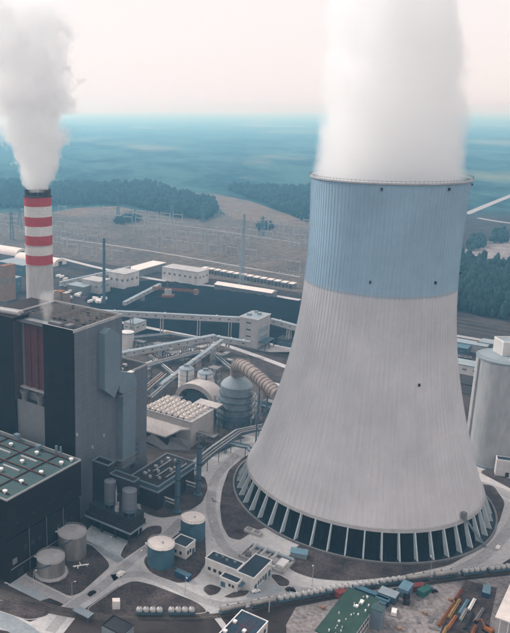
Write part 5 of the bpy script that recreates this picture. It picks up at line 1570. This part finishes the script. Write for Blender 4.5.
def dome_wagon(label):
    t = thing('dome_wagon', label, 'wagon', (0, 0, .28), 0, 'wagons of the train')
    MB().box(-6.1, 6.1, -1.42, 1.42, .95, 2.1).build('chassis', 'steel_blue', t)
    MB().box(-6.1, 6.1, -1.5, -1.42, 1.2, 2.4).build('side_rail', 'steel_blue', t)
    for x in (-4.5, -1.5, 1.5, 4.5):
        d = MB().lathe([(.6, 1.9), (1.35, 2.2), (1.46, 2.7), (1.44, 3.1), (1.25, 3.6), (.8, 3.95), (.3, 4.1), (.01, 4.12)], 20, x, 0).build('dome', 'dome_grey', t, True)
        MB().cyl(x, 0, .3, 4.08, 4.3, 10).build('hatch', 'mid_grey', d)
    bogies(t, (-4.2, 4.2))
    return t


def tank_wagon(label):
    t = thing('tank_wagon', label, 'wagon', (0, 0, .28), 0, 'wagons of the train')
    MB().box(-6.4, 6.4, -1.2, 1.2, .95, 1.35).build('chassis', 'steel_blue', t)
    pts = [(-6.2, 0, 2.85), (-6.0, 0, 2.85), (-5.6, 0, 2.85), (5.6, 0, 2.85), (6.0, 0, 2.85), (6.2, 0, 2.85)]
    b = MB().tube(pts, [.5, 1.1, 1.48, 1.48, 1.1, .5], 24).build('tank', 'steel', t, True)
    MB().box(-5.2, 5.2, -.35, .35, 4.34, 4.42).build('walkway', 'pale_grey', b)
    for x in (-2.6, 2.6): MB().cyl(x, 0, .45, 4.3, 4.75, 12).build('manhole', 'mid_grey', b)
    for x in (-4.6, 0, 4.6): MB().box(x - .25, x + .25, -1.3, 1.3, 1.3, 2.0).build('saddle', 'steel_blue', t)
    bogies(t, (-4.4, 4.4))
    return t


WAG = [('t', (56.5, 296.9)), ('t', (71.2, 301.1)), ('d', (83.9, 304.8)), ('d', (95.8, 308.1)), ('d', (108.5, 311.5)), ('d', (121.9, 314.5)), ('d', (135.6, 317.6)), ('t', (149.3, 320.3)), ('t', (163.8, 323.1)), ('d', (178.5, 325.7)), ('d', (192.4, 328.0))]
ordn = ('first', 'second', 'third', 'fourth', 'fifth', 'sixth', 'seventh', 'eighth', 'ninth', 'tenth', 'eleventh')
proto = {}
for k, (kind, p) in enumerate(WAG):
    q = WAG[min(k + 1, len(WAG) - 1)][1]; o = WAG[max(k - 1, 0)][1]
    rz = atan2(q[1] - o[1], q[0] - o[0])
    lab = ('grey cylindrical tank wagon, ' if kind == 't' else 'wagon with four white domes, ') + ordn[k] + ' from the left in the long train'
    if kind not in proto:
        proto[kind] = tank_wagon(lab) if kind == 't' else dome_wagon(lab)
        proto[kind].location = (p[0], p[1], .28); proto[kind].rotation_euler = (0, 0, rz)
    else: dup(proto[kind], (p[0], p[1], .28), rz, lab)
for p, q, lab in (((18.9, 294.6), (28.1, 294.3), 'left of two four-domed wagons standing alone on the siding'), ((33.3, 294.6), (41.6, 294.6), 'right of two four-domed wagons standing alone on the siding')):
    o = dup(proto['d'], (p[0], p[1] + .3, .28), atan2(q[1] - p[1], q[0] - p[0]) * .5, lab); o['group'] = 'wagons on the siding'

# ================================================================== CONTAINERS AND VEHICLES
def container(label, p, rz, l, w, h, body, roof=None):
    t = thing('container', label, 'container', p, rz)
    b = MB().box(-l / 2, l / 2, -w / 2, w / 2, .15, h).build('body', body, t)
    m = MB(); n = int(l / .6)
    for k in range(n):
        for s in (-1, 1): m.box(-l / 2 + .2 + k * .6, -l / 2 + .45 + k * .6, s * w / 2 - .05, s * w / 2 + .05, .3, h - .2)
    m.build('corrugation', body, b)['kind'] = 'stuff'
    MB().box(-l / 2 - .05, l / 2 + .05, -w / 2 - .06, w / 2 + .06, h, h + .14).build('roof', roof or body, t)
    MB().box(l / 2, l / 2 + .07, -w / 2 + .15, -.05, .3, h - .15).build('door', body, t)
    MB().box(l / 2, l / 2 + .07, .05, w / 2 - .15, .3, h - .15).build('door', body, t)
    return t


container('blue shipping container by the nearer blue tank', (36.7, 323.3), radians(-40), 8.2, 2.8, 2.9, 'container_blue', 'tank_blue')
container('white upright box cabin on the soil above the siding', (4.0, 300.3), radians(2), 3.4, 2.6, 4.2, 'white_paint', 'cream_top')
container('long blue container behind the green-roofed hall', (123.2, 307.6), radians(-38), 15, 2.8, 3.0, 'container_blue', 'tank_blue')
container('second blue container at the corner of the green-roofed hall', (126.3, 303.2), radians(-38), 6, 2.8, 3.0, 'container_blue', 'tank_blue')
container('blue-grey cabin stack beside the long blue container', (130.3, 306.9), radians(-38), 8, 6, 3.6, 'steel_blue', 'pale_blue')
container('small dark container under the blue-grey cabins', (125.0, 301.0), radians(-38), 4, 2.6, 2.6, 'dark_cladding', 'steel_blue')
container('sky blue site cabin by the train', (139.6, 310.6), radians(50), 8, 4.6, 4.6, 'container_sky', 'container_sky')
container('red site container right of the sky blue cabin', (146.5, 313.7), radians(10), 6.5, 3.0, 3.0, 'container_red', 'container_red')
container('teal green container below the red one', (148.6, 310.6), radians(35), 7.5, 3.4, 3.0, 'container_teal', 'container_teal')
container('small red container at the end of the green roof', (109.2, 309.1), radians(35), 6, 3.0, 3.0, 'container_red', 'container_red')
container('small pale blue cabin on the steel yard', (177.6, 310.6), radians(60), 7, 3.2, 2.6, 'container_blue', 'container_sky')


def car(label, p, rz, body, name='car', L=4.4, Wd=1.8, van=False):
    t = thing(name, label, 'van' if van else 'car', p, rz)
    h0, h1 = (1.0, 2.1) if van else (.85, 1.45)
    m = MB(); x = L / 2; y = Wd / 2
    m.add([(-x, -y, .35), (x, -y, .35), (x, y, .35), (-x, y, .35), (-x, -y, h0), (x - .1, -y, h0 - .12), (x - .1, y, h0 - .12), (-x, y, h0)],
          [(3, 2, 1, 0), (4, 5, 6, 7), (0, 1, 5, 4), (1, 2, 6, 5), (2, 3, 7, 6), (3, 0, 4, 7)])
    xr, xf, xt = (-x + .05, x * .55, x * .2) if van else (-x * .75, x * .45, x * .12)
    m.add([(xr, -y + .05, h0 - .02), (xf, -y + .05, h0 - .1), (xf, y - .05, h0 - .1), (xr, y - .05, h0 - .02), (xr + (.05 if van else .5), -y + .2, h1), (xt, -y + .2, h1), (xt, y - .2, h1), (xr + (.05 if van else .5), y - .2, h1)],
          [(4, 5, 6, 7), (0, 1, 5, 4), (1, 2, 6, 5), (2, 3, 7, 6), (3, 0, 4, 7)])
    m.build('body', body, t)
    g = MB(); g.add([(xf - .03, -y + .2, h0 - .02), (xf - .03, y - .2, h0 - .02), (xt + .06, y - .3, h1 - .05), (xt + .06, -y + .3, h1 - .05)], [(0, 1, 2, 3)]); g.build('windscreen', 'glass', t).location = (.03, 0, .02)
    for sx in (-x * .62, x * .62):
        for sy in (-1, 1): MB().tube([(sx, sy * (y - .22), .34), (sx, sy * (y + .01), .34)], .34, 14).build('wheel', 'tyre', t)
    return t


car('white van parked beside the green-roofed hall', (129.4, 296.7), radians(65), 'white_paint', 'van', 6.0, 2.4, True)
car('dark car left of the steel yard', (153.4, 312.2), radians(15), 'black')
car('white van on the road west of the silo block', (6.7, 325.7), radians(50), 'white_paint', 'van', 5.2, 2.0, True)
car('dark car on the yard road before the steel tank', (-7.2, 310.6), radians(48), 'black')
car('silver car on the ring road left of the tower', (62.1, 399.5), radians(96), 'steel')
car('white car on the forecourt of the office', (70.0, 312.2), radians(20), 'white_paint')
car('dark car parked right of the office forecourt', (86.4, 313.7), radians(15), 'dark_cladding')
car('white car on the ring road at the right edge', (202.4, 349.4), radians(48), 'white_paint')

t = thing('dump_truck', 'dark dump truck standing in the dirt yard', 'truck', (137.8, 304.6), radians(70))
MB().box(-3.6, 1.2, -1.25, 1.25, 1.1, 1.5).build('chassis', 'black', t)
m = MB(); m.add([(-3.8, -1.3, 1.5), (.9, -1.3, 1.5), (.9, 1.3, 1.5), (-3.8, 1.3, 1.5), (-4.2, -1.5, 3.1), (1.1, -1.5, 3.3), (1.1, 1.5, 3.3), (-4.2, 1.5, 3.1), (-3.7, -1.2, 1.8), (.7, -1.2, 1.8), (.7, 1.2, 1.8), (-3.7, 1.2, 1.8)],
                [(3, 2, 1, 0), (0, 1, 5, 4), (1, 2, 6, 5), (2, 3, 7, 6), (3, 0, 4, 7), (4, 5, 9, 8), (5, 6, 10, 9), (6, 7, 11, 10), (7, 4, 8, 11), (8, 9, 10, 11)])
m.build('tipper_body', 'dark_cladding', t)
MB().box(1.5, 3.6, -1.25, 1.25, 1.0, 3.2).build('cab', 'dark_cladding', t); MB().box(3.6, 3.66, -1.1, 1.1, 2.0, 3.0).build('windscreen', 'glass', t)
for x in (-2.8, -1.4, 2.6):
    for s in (-1, 1): MB().tube([(x, s * .9, .55), (x, s * 1.3, .55)], .55, 14).build('wheel', 'tyre', t)

t = thing('excavator', 'small orange excavator at the bottom of the steel yard', 'excavator', (165.6, 283.8), radians(120))
for s in (-1, 1): MB().box(-2, 2, s * 1.2 - .35, s * 1.2 + .35, 0.05, .9).build('crawler', 'black', t)
MB().box(-2, 1.4, -1.3, 1.3, .95, 2.3).build('upper_body', 'orange', t); MB().box(.2, 1.5, -1.2, -.1, 2.3, 3.3).build('cab', 'glass', t)
MB().beam((1.0, .4, 1.8), (3.6, .4, 4.6), .5).build('boom', 'orange', t); MB().beam((3.6, .4, 4.6), (5.8, .4, 2.2), .4).build('arm', 'orange', t); MB().box(5.4, 6.3, -.2, 1.0, 1.2, 2.2).build('bucket', 'black', t)

# ================================================================== STEEL YARD
struct('steel_yard', MB().prism([(172.8, 321.6), (185.1, 315.3), (174.0, 297.4), (158.4, 272.4), (136.6, 272.4), (157.8, 301.7)], -.2, .07), 'soil', 'dark ground under the steel stacks')
gd = (147.5, 283.1), (167.7, 308.4)
base = (157.2, 295.3); rzg = atan2(gd[1][1] - gd[0][1], gd[1][0] - gd[0][0])
STK = [(-3.6, -3, 22, 'rust', 'rust-brown girder stack along the left of the steel yard'), (-2.0, 3, 17, 'yellow', 'yellow girder stack beside the rusty one'), (-.2, -8, 12, 'orange', 'orange girder stack in the lower steel yard'),
       (1.0, 7, 13, 'container_sky', 'pale blue girder stack in the middle of the steel yard'), (2.4, 1, 10, 'steel', 'grey girder stack right of the blue one'), (3.4, 11, 10, 'white_paint', 'white beam lying at the upper end of the steel yard'),
       (-3.2, 15, 9, 'container_red', 'dark red beam pile at the top of the steel yard'), (5.4, -2, 14, 'dark_cladding', 'dark beam pile on the right of the steel yard'), (8.0, 5, 13, 'mid_grey', 'long grey beam pile near the white hall'), (8.8, -8, 9, 'rust', 'rusty beam pile at the bottom right of the steel yard'), (-.8, -18, 11, 'yellow', 'yellow beam pile cut by the bottom edge')]
for off, along, ln, mt_, lab in STK:
    t = thing('girder_stack', lab, 'girders', (base[0] + cos(rzg) * along + sin(rzg) * off, base[1] + sin(rzg) * along - cos(rzg) * off), rzg + rnd.uniform(-.05, .05), 'girder stacks')
    for k in range(3):
        y = (k - 1) * .5
        MB().box(-ln / 2 + rnd.uniform(-.4, .4), ln / 2 + rnd.uniform(-.4, .4), y - .19, y + .19, .35, .35 + .7 + .35 * (k == 1)).build('girder', mt_, t)
    for x in (-ln * .35, ln * .35): MB().box(x - .15, x + .15, -1.0, 1.0, .05, .35).build('bearer', 'trunk', t)

# small site clutter on the dirt yard
rc = random.Random(5)
CL = {}
for k in range(46):
    p = (rc.uniform(95, 185), rc.uniform(278, 322))
    if not inside(p, [(96.5, 301.7), (137.9, 312.2), (193.3, 324.1), (191.1, 316.8), (170.8, 312.2), (143.6, 281.2), (112.6, 281.2), (126.1, 297.4), (126.4, 306.1), (110.6, 306.1), (88.7, 282.5), (82.4, 285.1)]): continue
    kind = rc.choice(('pallet_stack', 'pipe_bundle', 'rubble_heap'))
    lab = {'pallet_stack': 'low brown pallet stack lying about the dirt yard', 'pipe_bundle': 'short grey pipe bundle lying about the dirt yard', 'rubble_heap': 'small grey rubble heap on the dirt yard'}[kind]
    if kind in CL: dup(CL[kind], p, rc.uniform(0, 3)); continue
    t = thing(kind, lab, {'pallet_stack': 'pallets', 'pipe_bundle': 'pipes', 'rubble_heap': 'rubble'}[kind], p, rc.uniform(0, 3), kind.replace('_', ' ') + 's on the dirt yard'); CL[kind] = t
    if kind == 'pallet_stack':
        for i in range(3): MB().box(-.9 + i * .06, .9 + i * .06, -.7, .7, .04 + i * .42, .36 + i * .42).build('pallet', 'tan_brick', t)
    elif kind == 'pipe_bundle':
        for i in range(4): MB().tube([(-2.4, -.6 + i * .4, .25), (2.4 - .2 * i, -.6 + i * .4, .25)], .2, 8).build('pipe', 'mid_grey', t)
    else:
        m = MB(); vs = [(0, 0, 1.0)]
        for i in range(9): a = 2 * pi * i / 9; vs.append((1.1 * cos(a) * rc.uniform(.6, 1), 1.1 * sin(a) * rc.uniform(.6, 1), .65))
        for i in range(9): a = 2 * pi * i / 9; vs.append((2.2 * cos(a) * rc.uniform(.8, 1.1), 2.0 * sin(a) * rc.uniform(.8, 1.1), -.05))
        m.add(vs, [(0, 1 + i, 1 + (i + 1) % 9) for i in range(9)] + [(1 + i, 10 + i, 10 + (i + 1) % 9, 1 + (i + 1) % 9) for i in range(9)]); m.build('heap', 'soil_light', t)

# ================================================================== LAMP POSTS
lp = None
LAMPS = [((73.1, 297.4), 24, 'tall lighting mast standing between train and flat-roofed house'), ((1.9, 342.1), 10, 'lamp post on the bluish apron by the silo block'), ((-16.3, 305.4), 10, 'lamp post at the bend below the steel tanks'), ((-34.7, 313.7), 10, 'lamp post on the apron by the turbine hall'),
         ((36.4, 309.9), 10, 'lamp post on the road above the siding wagons'), ((55.3, 356.9), 10, 'lamp post on the ring road by the blue tank'), ((78.5, 437.5), 10, 'lamp post on the ring road near the pipe bridge'), ((97.6, 316.8), 10, 'lamp post on the ring road before the tower'), ((157.2, 324.9), 10, 'lamp post on the ring road behind the tank wagons'), ((207.2, 356.9), 10, 'lamp post on the ring road at the right edge'), ((16.1, 329.9), 10, 'lamp post at the corner of the tank island')]
for p, h, lab in LAMPS:
    t = thing('lamp_post', lab, 'lamp post', p, rnd.uniform(0, 6), 'lamp posts')
    MB().cyl(0, 0, .14 if h < 15 else .3, 0, h, 8, .08 if h < 15 else .16).build('pole', 'pale_grey', t)
    MB().beam((0, 0, h - .1), (1.6 if h < 15 else 1.0, 0, h + .1), .1).build('arm', 'pale_grey', t)
    MB().box(1.1, 2.0, -.2, .2, h, h + .18).build('lamp_head', 'white_paint', t)
    if h > 15: MB().box(-1.4, 1.4, -.5, .5, h - .6, h).build('platform', 'pale_grey', t)


# ------------------------------------------------------------------ the air
def make_haze():
    m = bpy.data.materials.new('haze'); m.use_nodes = True
    n, l = m.node_tree.nodes, m.node_tree.links
    n.clear()
    o = n.new('ShaderNodeOutputMaterial'); v = n.new('ShaderNodeVolumePrincipled')
    v.inputs['Color'].default_value = (0.27, 0.67, 1.0, 1)
    v.inputs['Absorption Color'].default_value = (1, 1, 1, 1)
    v.inputs['Density'].default_value = HAZE
    v.inputs['Density Attribute'].default_value = ''
    v.inputs['Anisotropy'].default_value = 0.4
    l.new(v.outputs['Volume'], o.inputs['Volume'])
    m.cycles.homogeneous_volume = True
    M['haze'] = m
    h = MB().box(-48000, 48000, -3500, 56000, -1.5, 318).build('haze', 'haze')
    tag(h, 'thin blue haze over the whole plant and forest', 'haze', kind='stuff')


HAZE = 2.3e-4
make_haze()
